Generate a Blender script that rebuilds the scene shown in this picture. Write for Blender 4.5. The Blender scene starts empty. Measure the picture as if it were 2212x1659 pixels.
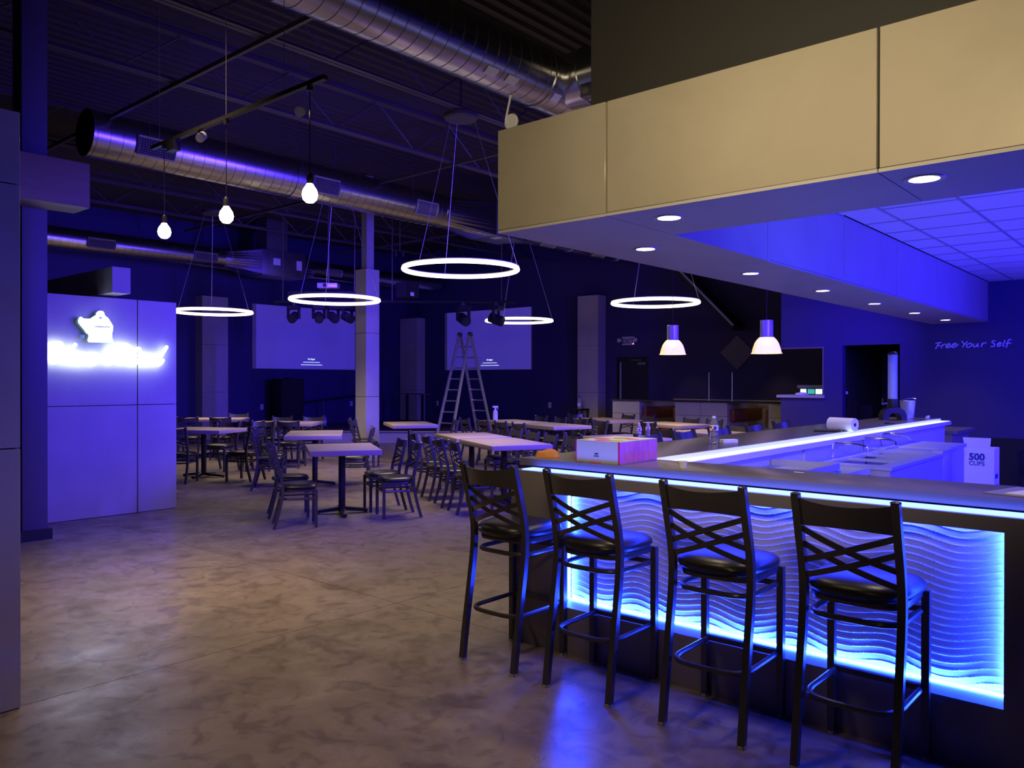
import bpy, bmesh, math, random
from mathutils import Vector, Matrix
from math import sin, cos, pi, radians, sqrt

SC = bpy.context.scene
COL = SC.collection
random.seed(7)

# ------------------------------------------------------------------ camera
cam_d = bpy.data.cameras.new('camera')
cam = bpy.data.objects.new('camera', cam_d)
COL.objects.link(cam)
cam_d.sensor_fit = 'HORIZONTAL'
cam_d.sensor_width = 36.0
cam_d.lens = 36.0 * 1727.0 / 2212.0
cam_d.clip_start = 0.05
cam_d.clip_end = 200
CR = ((0.755505, 0.655141, 0.001571), (-0.004137, 0.002373, 0.999989), (0.65513, -0.755503, 0.004503))
cam.matrix_world = Matrix(((CR[0][0], CR[1][0], CR[2][0], 0.0), (CR[0][1], CR[1][1], CR[2][1], 0.0),
                           (CR[0][2], CR[1][2], CR[2][2], 1.53), (0, 0, 0, 1)))
SC.camera = cam

# ------------------------------------------------------------------ world, exposure, lights
SC.view_settings.view_transform = 'Standard'
SC.view_settings.look = 'None'
SC.view_settings.gamma = 1.0
SC.view_settings.exposure = 0.0
SC.view_settings.use_curve_mapping = False
W = bpy.data.worlds.new('world')
SC.world = W
W.use_nodes = True
W.node_tree.nodes['Background'].inputs[0].default_value = (0.3, 0.25, 0.8, 1)
W.node_tree.nodes['Background'].inputs[1].default_value = 0.003

WARM = (1.0, 0.74, 0.42)
BLUE = (0.045, 0.03, 1.0)
CYAN = (0.03, 0.16, 1.0)


def area(name, loc, target, sx, sy, power, col, spread=180):
    d = bpy.data.lights.new(name, 'AREA')
    d.shape = 'RECTANGLE'
    d.size = sx
    d.size_y = sy
    d.energy = power
    d.color = col
    d.spread = radians(spread)
    o = bpy.data.objects.new(name, d)
    COL.objects.link(o)
    o.location = loc
    o.rotation_euler = (Vector(target) - Vector(loc)).to_track_quat('-Z', 'Y').to_euler()
    return o


def point(name, loc, power, col, r=0.05):
    d = bpy.data.lights.new(name, 'POINT')
    d.energy = power
    d.color = col
    d.shadow_soft_size = r
    o = bpy.data.objects.new(name, d)
    COL.objects.link(o)
    o.location = loc
    return o


def spot(name, loc, target, power, col, ang=80, blend=0.6, r=0.04):
    d = bpy.data.lights.new(name, 'SPOT')
    d.energy = power
    d.color = col
    d.spot_size = radians(ang)
    d.spot_blend = blend
    d.shadow_soft_size = r
    o = bpy.data.objects.new(name, d)
    COL.objects.link(o)
    o.location = loc
    o.rotation_euler = (Vector(target) - Vector(loc)).to_track_quat('-Z', 'Y').to_euler()
    return o


# blue LED washers along the outer side of the bar canopy, shining into the hall
for y, pw in ((5.0, 50), (7.4, 130), (9.8, 220)):
    area('wash_light', (-3.34, y, 2.70), (-12.0, y - 1.0, 0.9), 0.12, 1.6, pw, (0.06, 0.024, 1.0), 96)
area('wash_light', (-3.34, 11.9, 2.70), (-8.5, 15.0, 1.5), 0.12, 1.2, 60, (0.07, 0.03, 1.0), 120)
# blue LED back bar, to the right of the frame, shining over the bar well
for y, pw in ((5.6, 105), (8.2, 115), (10.8, 190)):
    area('back_bar_light', (0.55, y, 1.75), (-2.6, y + 0.5, 1.7), 0.9, 1.8, pw, (0.03, 0.016, 1.0))
# cove light in the bar ceiling
area('cove_light', (-0.6, 5.2, 2.55), (-0.9, 6.5, 3.01), 1.2, 0.1, 22, (0.11, 0.2, 1.0))
# stage blue wash on the far corner
area('stage_light', (-13.2, 9.6, 3.6), (-18.0, 15.0, 2.2), 1.0, 0.3, 50, (0.1, 0.04, 1.0))
# the room lamps behind and above the camera
area('lamp_behind', (0.2, -0.3, 2.9), (-1.6, 3.58, 2.72), 0.6, 0.6, 22, (1.0, 0.82, 0.52), 56)
area('lamp_behind', (-2.3, 1.6, 4.4), (-2.6, 1.9, 0.0), 0.8, 0.8, 10, WARM, 66)
area('lamp_behind', (-5.6, 2.4, 4.4), (-5.6, 3.2, 0.0), 0.8, 0.8, 28, WARM, 66)


def disk(name, loc, r, power, col, spread):
    o = area(name, loc, (loc[0], loc[1], 0), 2 * r, 2 * r, power, col, spread)
    o.data.shape = 'DISK'
    return o


# ------------------------------------------------------------------ materials
MATS = {}


def mat(name, col, rough=0.5, metal=0.0, spec=0.5, noise=None, bump=None, rnoise=0.0, emit=None, estr=0.0,
        trans=0.0, coat=0.0, ior=1.45, alpha=None):
    """noise = (scale, amount, stretch, second colour); bump = (scale, strength)"""
    if name in MATS:
        return MATS[name]
    m = bpy.data.materials.new(name)
    m.use_nodes = True
    nt = m.node_tree
    b = nt.nodes['Principled BSDF']
    b.inputs['Base Color'].default_value = (*col, 1)
    b.inputs['Roughness'].default_value = rough
    b.inputs['Metallic'].default_value = metal
    b.inputs['Specular IOR Level'].default_value = spec
    b.inputs['IOR'].default_value = ior
    b.inputs['Transmission Weight'].default_value = trans
    b.inputs['Coat Weight'].default_value = coat
    if emit:
        b.inputs['Emission Color'].default_value = (*emit, 1)
        b.inputs['Emission Strength'].default_value = estr
    tc = None
    if noise or bump:
        tc = nt.nodes.new('ShaderNodeTexCoord')
    if noise:
        sc_, amt, st, col2 = noise
        mp = nt.nodes.new('ShaderNodeMapping')
        mp.inputs['Scale'].default_value = st
        nt.links.new(tc.outputs['Object'], mp.inputs['Vector'])
        n = nt.nodes.new('ShaderNodeTexNoise')
        n.inputs['Scale'].default_value = sc_
        n.inputs['Detail'].default_value = 8
        n.inputs['Roughness'].default_value = 0.62
        n.inputs['Distortion'].default_value = 0.4
        nt.links.new(mp.outputs[0], n.inputs['Vector'])
        rp = nt.nodes.new('ShaderNodeValToRGB')
        rp.color_ramp.elements[0].position = 0.5 - 0.5 * amt
        rp.color_ramp.elements[1].position = 0.5 + 0.5 * amt
        rp.color_ramp.elements[0].color = (*col2, 1)
        rp.color_ramp.elements[1].color = (*col, 1)
        nt.links.new(n.outputs['Fac'], rp.inputs['Fac'])
        nt.links.new(rp.outputs['Color'], b.inputs['Base Color'])
        if rnoise:
            mr = nt.nodes.new('ShaderNodeMapRange')
            mr.inputs['From Min'].default_value = 0.3
            mr.inputs['From Max'].default_value = 0.7
            mr.inputs['To Min'].default_value = rough + rnoise
            mr.inputs['To Max'].default_value = rough - rnoise
            nt.links.new(n.outputs['Fac'], mr.inputs['Value'])
            nt.links.new(mr.outputs[0], b.inputs['Roughness'])
    if bump:
        n2 = nt.nodes.new('ShaderNodeTexNoise')
        n2.inputs['Scale'].default_value = bump[0]
        n2.inputs['Detail'].default_value = 5
        nt.links.new(tc.outputs['Object'], n2.inputs['Vector'])
        bp = nt.nodes.new('ShaderNodeBump')
        bp.inputs['Strength'].default_value = bump[1]
        bp.inputs['Distance'].default_value = 0.01
        nt.links.new(n2.outputs['Fac'], bp.inputs['Height'])
        nt.links.new(bp.outputs['Normal'], b.inputs['Normal'])
    MATS[name] = m
    return m


M_FLOOR = mat('stained_concrete', (0.30, 0.245, 0.20), 0.36, spec=0.5,
              noise=(2.6, 0.5, (1.0, 1.0, 1.0), (0.12, 0.092, 0.078)), bump=(2.2, 0.16), rnoise=0.12)
nt = M_FLOOR.node_tree
b_ = nt.nodes['Principled BSDF']
src = b_.inputs['Base Color'].links[0].from_socket
tcn = [n_ for n_ in nt.nodes if n_.type == 'TEX_COORD'][0]
n3 = nt.nodes.new('ShaderNodeTexNoise')
n3.inputs['Scale'].default_value = 6.5
n3.inputs['Detail'].default_value = 6
n3.inputs['Distortion'].default_value = 1.2
nt.links.new(tcn.outputs['Object'], n3.inputs['Vector'])
r3 = nt.nodes.new('ShaderNodeValToRGB')
r3.color_ramp.elements[0].position = 0.36
r3.color_ramp.elements[1].position = 0.50
r3.color_ramp.elements[0].color = (0.66, 0.62, 0.61, 1)
r3.color_ramp.elements[1].color = (1, 1, 1, 1)
nt.links.new(n3.outputs['Fac'], r3.inputs['Fac'])
mx = nt.nodes.new('ShaderNodeMix')
mx.data_type = 'RGBA'
mx.blend_type = 'MULTIPLY'
mx.inputs[0].default_value = 1.0
nt.links.new(src, mx.inputs[6])
nt.links.new(r3.outputs['Color'], mx.inputs[7])
nt.links.new(mx.outputs[2], b_.inputs['Base Color'])
M_CONC = mat('concrete_panel', (0.5, 0.47, 0.44), 0.55, noise=(1.3, 0.6, (1, 1, 1), (0.38, 0.355, 0.33)), bump=(9, 0.08))
M_FASC = mat('metallic_plaster', (0.52, 0.46, 0.36), 0.36, metal=0.25, noise=(1.6, 0.75, (1, 1, 1), (0.36, 0.305, 0.225)),
             bump=(3.0, 0.14), rnoise=0.1)
M_SOFF = mat('soffit_plaster', (0.46, 0.43, 0.4), 0.5, noise=(1.8, 0.7, (1, 1, 1), (0.36, 0.33, 0.31)), bump=(8, 0.05))
M_NAVY = mat('navy_wall_paint', (0.04, 0.03, 0.13), 0.6, noise=(3, 0.8, (1, 1, 1), (0.033, 0.025, 0.11)))
M_DKWALL = mat('dark_grey_wall_paint', (0.036, 0.033, 0.030), 0.6, noise=(2, 0.8, (1, 1, 1), (0.03, 0.028, 0.026)))
M_COLUMN = mat('dark_blue_column_paint', (0.10, 0.085, 0.16), 0.5)
M_DECK = mat('painted_roof_deck', (0.040, 0.031, 0.016), 0.6)
M_STEEL = mat('painted_steel', (0.085, 0.075, 0.06), 0.45)
M_GALV = mat('galvanised_steel', (0.56, 0.55, 0.54), 0.27, metal=1.0, noise=(5, 0.9, (1, 1, 1), (0.50, 0.49, 0.48)))
M_GALVD = mat('dull_galvanised_steel', (0.22, 0.215, 0.22), 0.42, metal=0.8)
M_GRILL = mat('duct_grille', (0.36, 0.35, 0.35), 0.4, metal=0.6)
M_VOID = mat('dark_void', (0.012, 0.012, 0.014), 0.8)
M_BLACK = mat('black_powder_coat', (0.022, 0.02, 0.024), 0.32, spec=0.5)
M_FRAME = mat('dark_hammered_steel', (0.085, 0.078, 0.08), 0.3, metal=0.5, spec=0.6)
M_VINYL = mat('black_vinyl', (0.017, 0.015, 0.014), 0.34, spec=0.55, bump=(120, 0.05))
M_WOOD = mat('grey_oak_laminate', (0.42, 0.335, 0.27), 0.42, noise=(5, 0.6, (0.7, 9.0, 9.0), (0.33, 0.255, 0.2)))
M_COUNTER = mat('grey_stone_counter', (0.19, 0.165, 0.155), 0.27, spec=0.55, noise=(30, 0.8, (1, 1, 1), (0.165, 0.145, 0.138)))
M_BAR = mat('bar_grey_plaster', (0.27, 0.235, 0.22), 0.5, noise=(2.2, 0.7, (1, 1, 1), (0.215, 0.185, 0.175)), bump=(7, 0.05))
M_WAVE = mat('white_wave_panel', (0.72, 0.7, 0.72), 0.42, spec=0.4)
M_WHITE = mat('white_gloss', (0.82, 0.81, 0.82), 0.25)
M_PAPER = mat('white_paper', (0.84, 0.83, 0.83), 0.7)
M_TILE = mat('ceiling_tile', (0.72, 0.71, 0.71), 0.8, bump=(60, 0.1))
M_GRID = mat('tile_grid_metal', (0.35, 0.34, 0.36), 0.5)
M_STAINLESS = mat('stainless_steel', (0.6, 0.62, 0.66), 0.4, metal=0.45)
M_CHROME = mat('chrome', (0.8, 0.8, 0.82), 0.1, metal=1.0)
M_ALU = mat('aluminium', (0.62, 0.6, 0.6), 0.35, metal=0.7)
M_FRP = mat('white_wall_board', (0.6, 0.6, 0.62), 0.45)
M_BEAM = mat('rough_brown_beam', (0.25, 0.17, 0.15), 0.6, noise=(3, 0.7, (6, 1, 6), (0.17, 0.12, 0.11)), bump=(14, 0.2))
M_STAGE = mat('dark_stage_floor', (0.05, 0.035, 0.035), 0.5)
M_LEATH = mat('brown_leather', (0.19, 0.055, 0.032), 0.4)
M_SCREEN = mat('projection_screen', (0.5, 0.48, 0.5), 0.8, emit=(0.1, 0.06, 1.0), estr=0.22)  # projected light is put into the surface as a glow of its own
M_SCRTXT = mat('projected_text', (0.5, 0.5, 0.5), 0.8, emit=(0.6, 0.75, 1.0), estr=1.1)
M_RING = mat('ring_diffuser', (0.9, 0.85, 0.75), 0.4, emit=(1.0, 0.83, 0.57), estr=5.0)
M_BULB = mat('bulb_glow', (0.9, 0.8, 0.6), 0.4, emit=(1.0, 0.8, 0.48), estr=16.0)
M_DOWN = mat('downlight_glow', (0.9, 0.85, 0.7), 0.4, emit=(1.0, 0.86, 0.66), estr=14.0)
M_LED = mat('blue_led_tape', (0.3, 0.5, 0.9), 0.4, emit=(0.06, 0.10, 1.0), estr=9.0)
M_LED2 = mat('cyan_led_tape', (0.3, 0.5, 0.9), 0.4, emit=(0.012, 0.045, 1.0), estr=420.0)
M_LED3 = mat('deep_blue_led_tape', (0.3, 0.5, 0.9), 0.4, emit=(0.016, 0.028, 1.0), estr=150.0)
M_RAIL = mat('rail_glow', (0.8, 0.85, 0.9), 0.4, emit=(0.6, 0.8, 1.0), estr=1.5)
M_SIGN = mat('sign_face', (0.85, 0.9, 0.9), 0.4, emit=(0.76, 0.95, 1.0), estr=7.0)
M_SIGNSIDE = mat('sign_return', (0.25, 0.33, 0.38), 0.5, emit=(0.3, 0.65, 0.8), estr=0.12)
M_SIGNSLOT = mat('sign_recess', (0.3, 0.34, 0.36), 0.5, emit=(0.5, 0.6, 0.62), estr=0.4)
M_VINYLTXT = mat('lavender_lettering', (0.62, 0.55, 0.95), 0.5)
M_INK = mat('dark_ink', (0.03, 0.03, 0.06), 0.6)
M_PLASTIC = mat('clear_plastic', (0.9, 0.92, 0.97), 0.06, trans=0.92, ior=1.33, spec=0.5)
M_ACRYL = mat('frosted_acrylic', (0.86, 0.8, 0.68), 0.28, trans=0.35, ior=1.2, emit=(1.0, 0.75, 0.38), estr=0.5)
M_LAMPGREY = mat('lamp_canister', (0.45, 0.43, 0.44), 0.35, metal=0.3)
M_RAG = mat('orange_cloth', (0.85, 0.33, 0.1), 0.9, bump=(60, 0.4))
M_MAG = mat('magenta_print', (0.62, 0.06, 0.5), 0.4, noise=(6, 0.5, (1, 5, 1), (0.78, 0.3, 0.75)))
M_PINK = mat('pink_print', (0.8, 0.2, 0.33), 0.4)
M_LIME = mat('lime_print', (0.6, 0.62, 0.08), 0.4)
M_CREAM = mat('cream_card', (0.85, 0.8, 0.7), 0.5)
M_CARD = mat('grey_card', (0.55, 0.52, 0.5), 0.6)
M_RED = mat('red_print', (0.6, 0.03, 0.08), 0.4)
M_NAVYINK = mat('navy_print', (0.03, 0.05, 0.3), 0.4)
M_AMBER = mat('clear_tube', (0.7, 0.75, 0.95), 0.08, trans=0.6, ior=1.3)
M_REDLED = mat('red_indicator', (0.8, 0.1, 0.1), 0.4, emit=(1.0, 0.12, 0.25), estr=8.0)
M_POS = mat('register_screen', (0.2, 0.4, 0.4), 0.4, emit=(0.55, 0.95, 1.0), estr=2.2)
M_POSG = mat('green_glow', (0.1, 0.3, 0.3), 0.4, emit=(0.05, 0.5, 0.42), estr=0.8)
M_BLUETAPE = mat('tap_indicator', (0.1, 0.4, 0.9), 0.4)
M_BAG = mat('black_bin_liner', (0.012, 0.012, 0.013), 0.22, bump=(14, 0.9))
M_DOORD = mat('black_door_paint', (0.012, 0.011, 0.016), 0.45)
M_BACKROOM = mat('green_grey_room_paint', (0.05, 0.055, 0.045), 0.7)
M_PLATE = mat('light_outlet_plate', (0.6, 0.58, 0.6), 0.5)


# ------------------------------------------------------------------ mesh builder
class MB:
    def __init__(s):
        s.v = []
        s.f = []

    def add(s, vs, fs):
        o = len(s.v)
        s.v += [tuple(v) for v in vs]
        s.f += [tuple(i + o for i in f) for f in fs]
        return s

    def box(s, x0, x1, y0, y1, z0, z1):
        return s.add([(x0, y0, z0), (x1, y0, z0), (x1, y1, z0), (x0, y1, z0), (x0, y0, z1), (x1, y0, z1), (x1, y1, z1), (x0, y1, z1)],
                     [(0, 3, 2, 1), (4, 5, 6, 7), (0, 1, 5, 4), (1, 2, 6, 5), (2, 3, 7, 6), (3, 0, 4, 7)])

    def obox(s, a, b, w, h, up=(0, 0, 1)):
        """box beam from a to b, w wide, h deep"""
        a = Vector(a)
        b = Vector(b)
        d = (b - a).normalized()
        u = Vector(up)
        if abs(d.dot(u)) > 0.98:
            u = Vector((1, 0, 0))
        sd = d.cross(u).normalized()
        n = sd.cross(d).normalized()
        vs = []
        for p in (a, b):
            for i, j in ((-1, -1), (1, -1), (1, 1), (-1, 1)):
                vs.append(p + sd * (i * w / 2) + n * (j * h / 2))
        return s.add(vs, [(3, 2, 1, 0), (4, 5, 6, 7), (0, 1, 5, 4), (1, 2, 6, 5), (2, 3, 7, 6), (3, 0, 4, 7)])

    def tube(s, pts, r, n=8, closed=False, rz=None, up=(0, 0, 1), rot=0.0, caps=True):
        pts = [Vector(p) for p in pts]
        N = len(pts)
        rz = r if rz is None else rz
        vs = []
        prev = None
        for i, p in enumerate(pts):
            if closed:
                d = (pts[(i + 1) % N] - pts[i - 1]).normalized()
            else:
                d = (pts[min(i + 1, N - 1)] - pts[max(i - 1, 0)]).normalized()
            if prev is None:
                u = Vector(up)
                if abs(d.dot(u)) > 0.95:
                    u = Vector((1, 0, 0)) if abs(d.x) < 0.9 else Vector((0, 1, 0))
                sd = d.cross(u).normalized()
            else:
                sd = (prev - d * prev.dot(d)).normalized()
            prev = sd
            nn = sd.cross(d).normalized()
            for k in range(n):
                a = rot + 2 * pi * k / n
                vs.append(p + sd * (cos(a) * r) + nn * (sin(a) * rz))
        fs = []
        for i in range(N if closed else N - 1):
            j = (i + 1) % N
            for k in range(n):
                k2 = (k + 1) % n
                fs.append((i * n + k, i * n + k2, j * n + k2, j * n + k))
        if not closed and caps:
            fs.append(tuple(range(n))[::-1])
            fs.append(tuple((N - 1) * n + k for k in range(n)))
        return s.add(vs, fs)

    def sq(s, pts, w, **k):
        return s.tube(pts, w / sqrt(2), 4, rot=pi / 4, **k)

    def lathe(s, prof, n=20, c=(0, 0, 0), axis='z', caps=True):
        vs = []
        for (r, z) in prof:
            for k in range(n):
                a = 2 * pi * k / n
                if axis == 'z':
                    vs.append((c[0] + r * cos(a), c[1] + r * sin(a), c[2] + z))
                elif axis == 'y':
                    vs.append((c[0] + r * cos(a), c[1] + z, c[2] + r * sin(a)))
                else:
                    vs.append((c[0] + z, c[1] + r * cos(a), c[2] + r * sin(a)))
        fs = []
        for i in range(len(prof) - 1):
            for k in range(n):
                k2 = (k + 1) % n
                fs.append((i * n + k, i * n + k2, (i + 1) * n + k2, (i + 1) * n + k))
        if caps and prof[0] != prof[-1] and prof[0][0] > 1e-6:
            fs.append(tuple(range(n))[::-1])
        if caps and prof[0] != prof[-1] and prof[-1][0] > 1e-6:
            fs.append(tuple((len(prof) - 1) * n + k for k in range(n)))
        return s.add(vs, fs)

    def cyl(s, c, r, h, n=16, axis='z'):
        return s.lathe([(r, 0), (r, h)], n, c, axis)

    def prism(s, out, fn, d):
        """outline of (a, b) extruded; fn(a, b, t) gives the point"""
        n = len(out)
        vs = [fn(a, b, 0) for a, b in out] + [fn(a, b, d) for a, b in out]
        fs = [tuple(range(n))[::-1], tuple(range(n, 2 * n))]
        for i in range(n):
            j = (i + 1) % n
            fs.append((i, j, n + j, n + i))
        return s.add(vs, fs)

    def build(s, name, m, parent=None, smooth=False, bevel=0.0, seg=2, base=None):
        me = bpy.data.meshes.new(name)
        me.from_pydata(s.v, [], s.f)
        bm = bmesh.new()
        bm.from_mesh(me)
        bmesh.ops.remove_doubles(bm, verts=bm.verts, dist=1e-6)
        bmesh.ops.recalc_face_normals(bm, faces=bm.faces)
        if bevel > 0:
            es = [e for e in bm.edges if len(e.link_faces) == 2 and e.calc_face_angle(0) > 0.6]
            bmesh.ops.bevel(bm, geom=es, offset=bevel, segments=seg, affect='EDGES', profile=0.5, clamp_overlap=True)
        bm.to_mesh(me)
        bm.free()
        if smooth or bevel > 0:
            me.shade_smooth()
            me.set_sharp_from_angle(angle=radians(38))
        if m:
            me.materials.append(m)
        o = bpy.data.objects.new(name, me)
        COL.objects.link(o)
        if parent:
            o.parent = parent
            r = parent
            off = Vector(parent.location)
            while r.parent:
                r = r.parent
                off += Vector(r.location)
            if off.length > 0:
                o.matrix_parent_inverse = Matrix.Translation(-off)
        return o


def box(*a):
    return MB().box(*a)


def tag(o, label=None, cat=None, group=None, kind=None):
    if label:
        o['label'] = label
    if cat:
        o['category'] = cat
    if group:
        o['group'] = group
    if kind:
        o['kind'] = kind
    return o


def thing(name, label, cat, loc=(0, 0, 0), group=None):
    o = bpy.data.objects.new(name, None)
    COL.objects.link(o)
    o.empty_display_size = 0.1
    o.location = loc
    return tag(o, label, cat, group)


def struct(o, label):
    o['kind'] = 'structure'
    o['label'] = label
    return o


def holder(name, label, loc=(0, 0, 0)):
    o = bpy.data.objects.new(name, None)
    COL.objects.link(o)
    o.location = loc
    return struct(o, label)


def dup(root, loc, rz, label, group=None):
    r = root.copy()
    COL.objects.link(r)
    r.location = loc
    r.rotation_euler = (0, 0, rz)
    r['label'] = label
    if group:
        r['group'] = group
    for ch in list(root.children):
        c = ch.copy()
        COL.objects.link(c)
        c.parent = r
        for g in ch.children:
            d = g.copy()
            COL.objects.link(d)
            d.parent = c
    return r


def like(o, name, loc, parent=None):
    c = o.copy()
    c.name = name
    COL.objects.link(c)
    c.location = loc
    c.parent = parent
    return c


def text(name, s, size, m, mw, parent=None, extrude=0.002, bold=0.0):
    """printed lettering in Blender's own font, turned into a mesh"""
    cu = bpy.data.curves.new(name, 'FONT')
    cu.body = s
    cu.size = size
    cu.extrude = extrude
    cu.offset = bold
    cu.align_x = 'CENTER'
    cu.resolution_u = 3
    t = bpy.data.objects.new(name, cu)
    COL.objects.link(t)
    dg = bpy.context.evaluated_depsgraph_get()
    me = bpy.data.meshes.new_from_object(t.evaluated_get(dg))
    bpy.data.objects.remove(t)
    o = bpy.data.objects.new(name, me)
    me.transform(mw)
    me.materials.clear()
    me.materials.append(m)
    COL.objects.link(o)
    if parent:
        o.parent = parent
        off = Vector(parent.location)
        r = parent
        while r.parent:
            r = r.parent
            off += Vector(r.location)
        o.matrix_parent_inverse = Matrix.Translation(-off)
    return o


def frame(o, x, y):
    """matrix with local x along x, local y along y, at o"""
    x = Vector(x).normalized()
    y = Vector(y).normalized()
    z = x.cross(y)
    return Matrix(((x.x, y.x, z.x, o[0]), (x.y, y.y, z.y, o[1]), (x.z, y.z, z.z, o[2]), (0, 0, 0, 1)))


def spline(pts, n=6):
    """Catmull-Rom through 2-D or 3-D points"""
    P = [Vector(p) for p in pts]
    if len(P) < 3:
        return P
    out = []
    for i in range(len(P) - 1):
        p0, p1, p2, p3 = P[max(i - 1, 0)], P[i], P[i + 1], P[min(i + 2, len(P) - 1)]
        for k in range(n):
            t = k / n
            out.append(0.5 * ((2 * p1) + (p2 - p0) * t + (2 * p0 - 5 * p1 + 4 * p2 - p3) * t * t + (3 * p1 - p0 - 3 * p2 + p3) * t ** 3))
    out.append(P[-1])
    return out


# ------------------------------------------------------------------ floor
fl = box(-19.8, 3.0, -4.0, 17.6, -0.20, -0.006).build('floor', M_VOID)
struct(fl, 'stained and polished concrete floor cut by fine saw joints')
xs = [-19.8, -17.6, -13.13, -8.66, -4.19, 0.28, 3.0]
ys = [-4.0, -0.77, 3.70 - 0.075, 8.10, 12.57, 17.6]
for i in range(len(xs) - 1):
    for j in range(len(ys) - 1):
        g = 0.0022
        box(xs[i] + g, xs[i + 1] - g, ys[j] + g, ys[j + 1] - g, -0.006, 0.0).build('slab', M_FLOOR, fl)

# ------------------------------------------------------------------ ceiling: ribbed deck, joists, bridging
dk = MB()
x = -19.8
prof = []
while x < 3.2:
    prof += [(x, 5.56), (x + 0.06, 5.56), (x + 0.085, 5.60), (x + 0.155, 5.60)]
    x += 0.18
n = len(prof)
dk.add([(a, -4.0, b) for a, b in prof] + [(a, 17.6, b) for a, b in prof], [(i, i + 1, n + i + 1, n + i) for i in range(n - 1)])
cl = dk.build('ceiling', M_DECK)
struct(cl, 'black painted ribbed metal roof deck')


def joist(x, label):
    t = thing('roof_joist', label, 'joist', (x, 0, 4.95), 'open web roof joists')
    b = MB()
    b.box(x - 0.062, x - 0.008, -3.5, 17.38, 4.95, 4.958).box(x - 0.014, x - 0.008, -3.5, 17.38, 4.958, 5.0)
    b.box(x + 0.008, x + 0.062, -3.5, 17.38, 4.95, 4.958).box(x + 0.008, x + 0.014, -3.5, 17.38, 4.958, 5.0)
    b.build('bottom_chord', M_STEEL, t)
    MB().box(x - 0.06, x + 0.06, -3.5, 17.38, 5.50, 5.555).build('top_chord', M_STEEL, t)
    wb = MB()
    y = -3.4
    k = 0
    while y < 16.6:
        wb.tube([(x, y, 4.97 if k % 2 == 0 else 5.52), (x, y + 0.72, 5.52 if k % 2 == 0 else 4.97)], 0.012, 6)
        y += 0.72
        k += 1
    wb.build('web', M_STEEL, t)


for x, lb in ((-3.5, 'black roof joist running beside the bar canopy'), (-7.12, 'black roof joist between the big near duct and the track light end'),
              (-8.98, 'black roof joist over the glowing sign wall'), (-12.6, 'black roof joist in line with the concrete pillar'),
              (-14.4, 'black roof joist just before the stage corner'), (-16.2, 'black roof joist over the stage, next to the wall duct')):
    joist(x, lb)
for y, lb in ((4.42, 'thin steel bridging bar crossing the joists, nearest the camera'), (8.9, 'thin steel bridging bar crossing the joists above the middle tables'),
              (13.2, 'thin steel bridging bar crossing the joists before the stage')):
    o = MB().box(-17.6, -3.3, y - 0.02, y + 0.02, 4.90, 4.948).build('bridging_bar', M_STEEL)
    tag(o, lb, 'bar', 'joist bridging')

# ------------------------------------------------------------------ outer walls
XL, YB, YW = -19.6, 17.4, 13.68
wl = box(XL - 0.15, XL, -4.0, YB + 0.15, 0, 5.6).build('wall_left', M_NAVY)
struct(wl, 'navy painted wall on the far left')
wb = MB().box(XL, -11.5, YB, YB + 0.15, 0, 5.6).box(-11.5, -10.56, YB, YB + 0.15, 2.14, 5.6).box(-10.56, 0.5, YB, YB + 0.15, 0, 5.6).build('wall_back', M_NAVY)
struct(wb, 'navy painted wall behind the stage and the booths')


def pilaster(x0, x1, y0, y1, h, name):
    t = holder(name, 'concrete clad wall pier', ((x0 + x1) / 2, (y0 + y1) / 2, 0))
    z = 0.0
    for zz in (1.22, 2.44, h):
        box(x0, x1, y0, y1, z, zz - 0.006).build('panel', M_CONC, t)
        z = zz
    return t


pilaster(XL, XL + 0.35, 10.19, 10.9, 3.68, 'trim_1')
pilaster(-20.0 + 0.45, -18.75, YB - 0.35, YB, 3.5, 'trim_2')
pilaster(-12.5, -11.85, YB - 0.35, YB, 3.75, 'trim_3')

# the wall with the pass-through and the doorway (white script on it)
nw = MB()
nw.box(-5.62, -4.88, YW, YW + 0.15, 2.11, 5.5)
nw.box(-5.62, -4.88, YW, YW + 0.15, 0, 1.24)
nw.box(-4.88, -4.57, YW, YW + 0.15, 0, 5.5)
nw.box(-4.57, -3.68, YW, YW + 0.15, 2.12, 5.5)
nw.box(-3.68, 2.0, YW, YW + 0.15, 0, 5.5)
nwo = nw.build('wall_right', M_NAVY)
struct(nwo, 'navy painted wall behind the bar with a pass-through and a doorway')
struct(box(-5.68, -4.86, YW - 0.05, YW + 0.6, 1.24, 1.285).build('trim_4', M_CONC), 'grey ledge of the pass-through')
struct(MB().box(-5.62, -4.875, YW + 0.003, YW + 0.147, 2.085, 2.109).box(-4.905, -4.881, YW + 0.003, YW + 0.147, 1.286, 2.085).build('trim_5', M_BEAM), 'brown lining of the pass-through opening')
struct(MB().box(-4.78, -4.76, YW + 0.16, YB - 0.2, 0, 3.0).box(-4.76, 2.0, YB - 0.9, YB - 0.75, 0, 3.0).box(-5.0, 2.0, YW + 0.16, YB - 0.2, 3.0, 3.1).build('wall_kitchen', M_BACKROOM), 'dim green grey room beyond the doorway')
struct(MB().box(-2.42, 2.0, YW - 0.02, YW - 0.002, 0.0, 0.69).build('baseboard_right', M_VOID), 'black lower band of the wall behind the bar')

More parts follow.
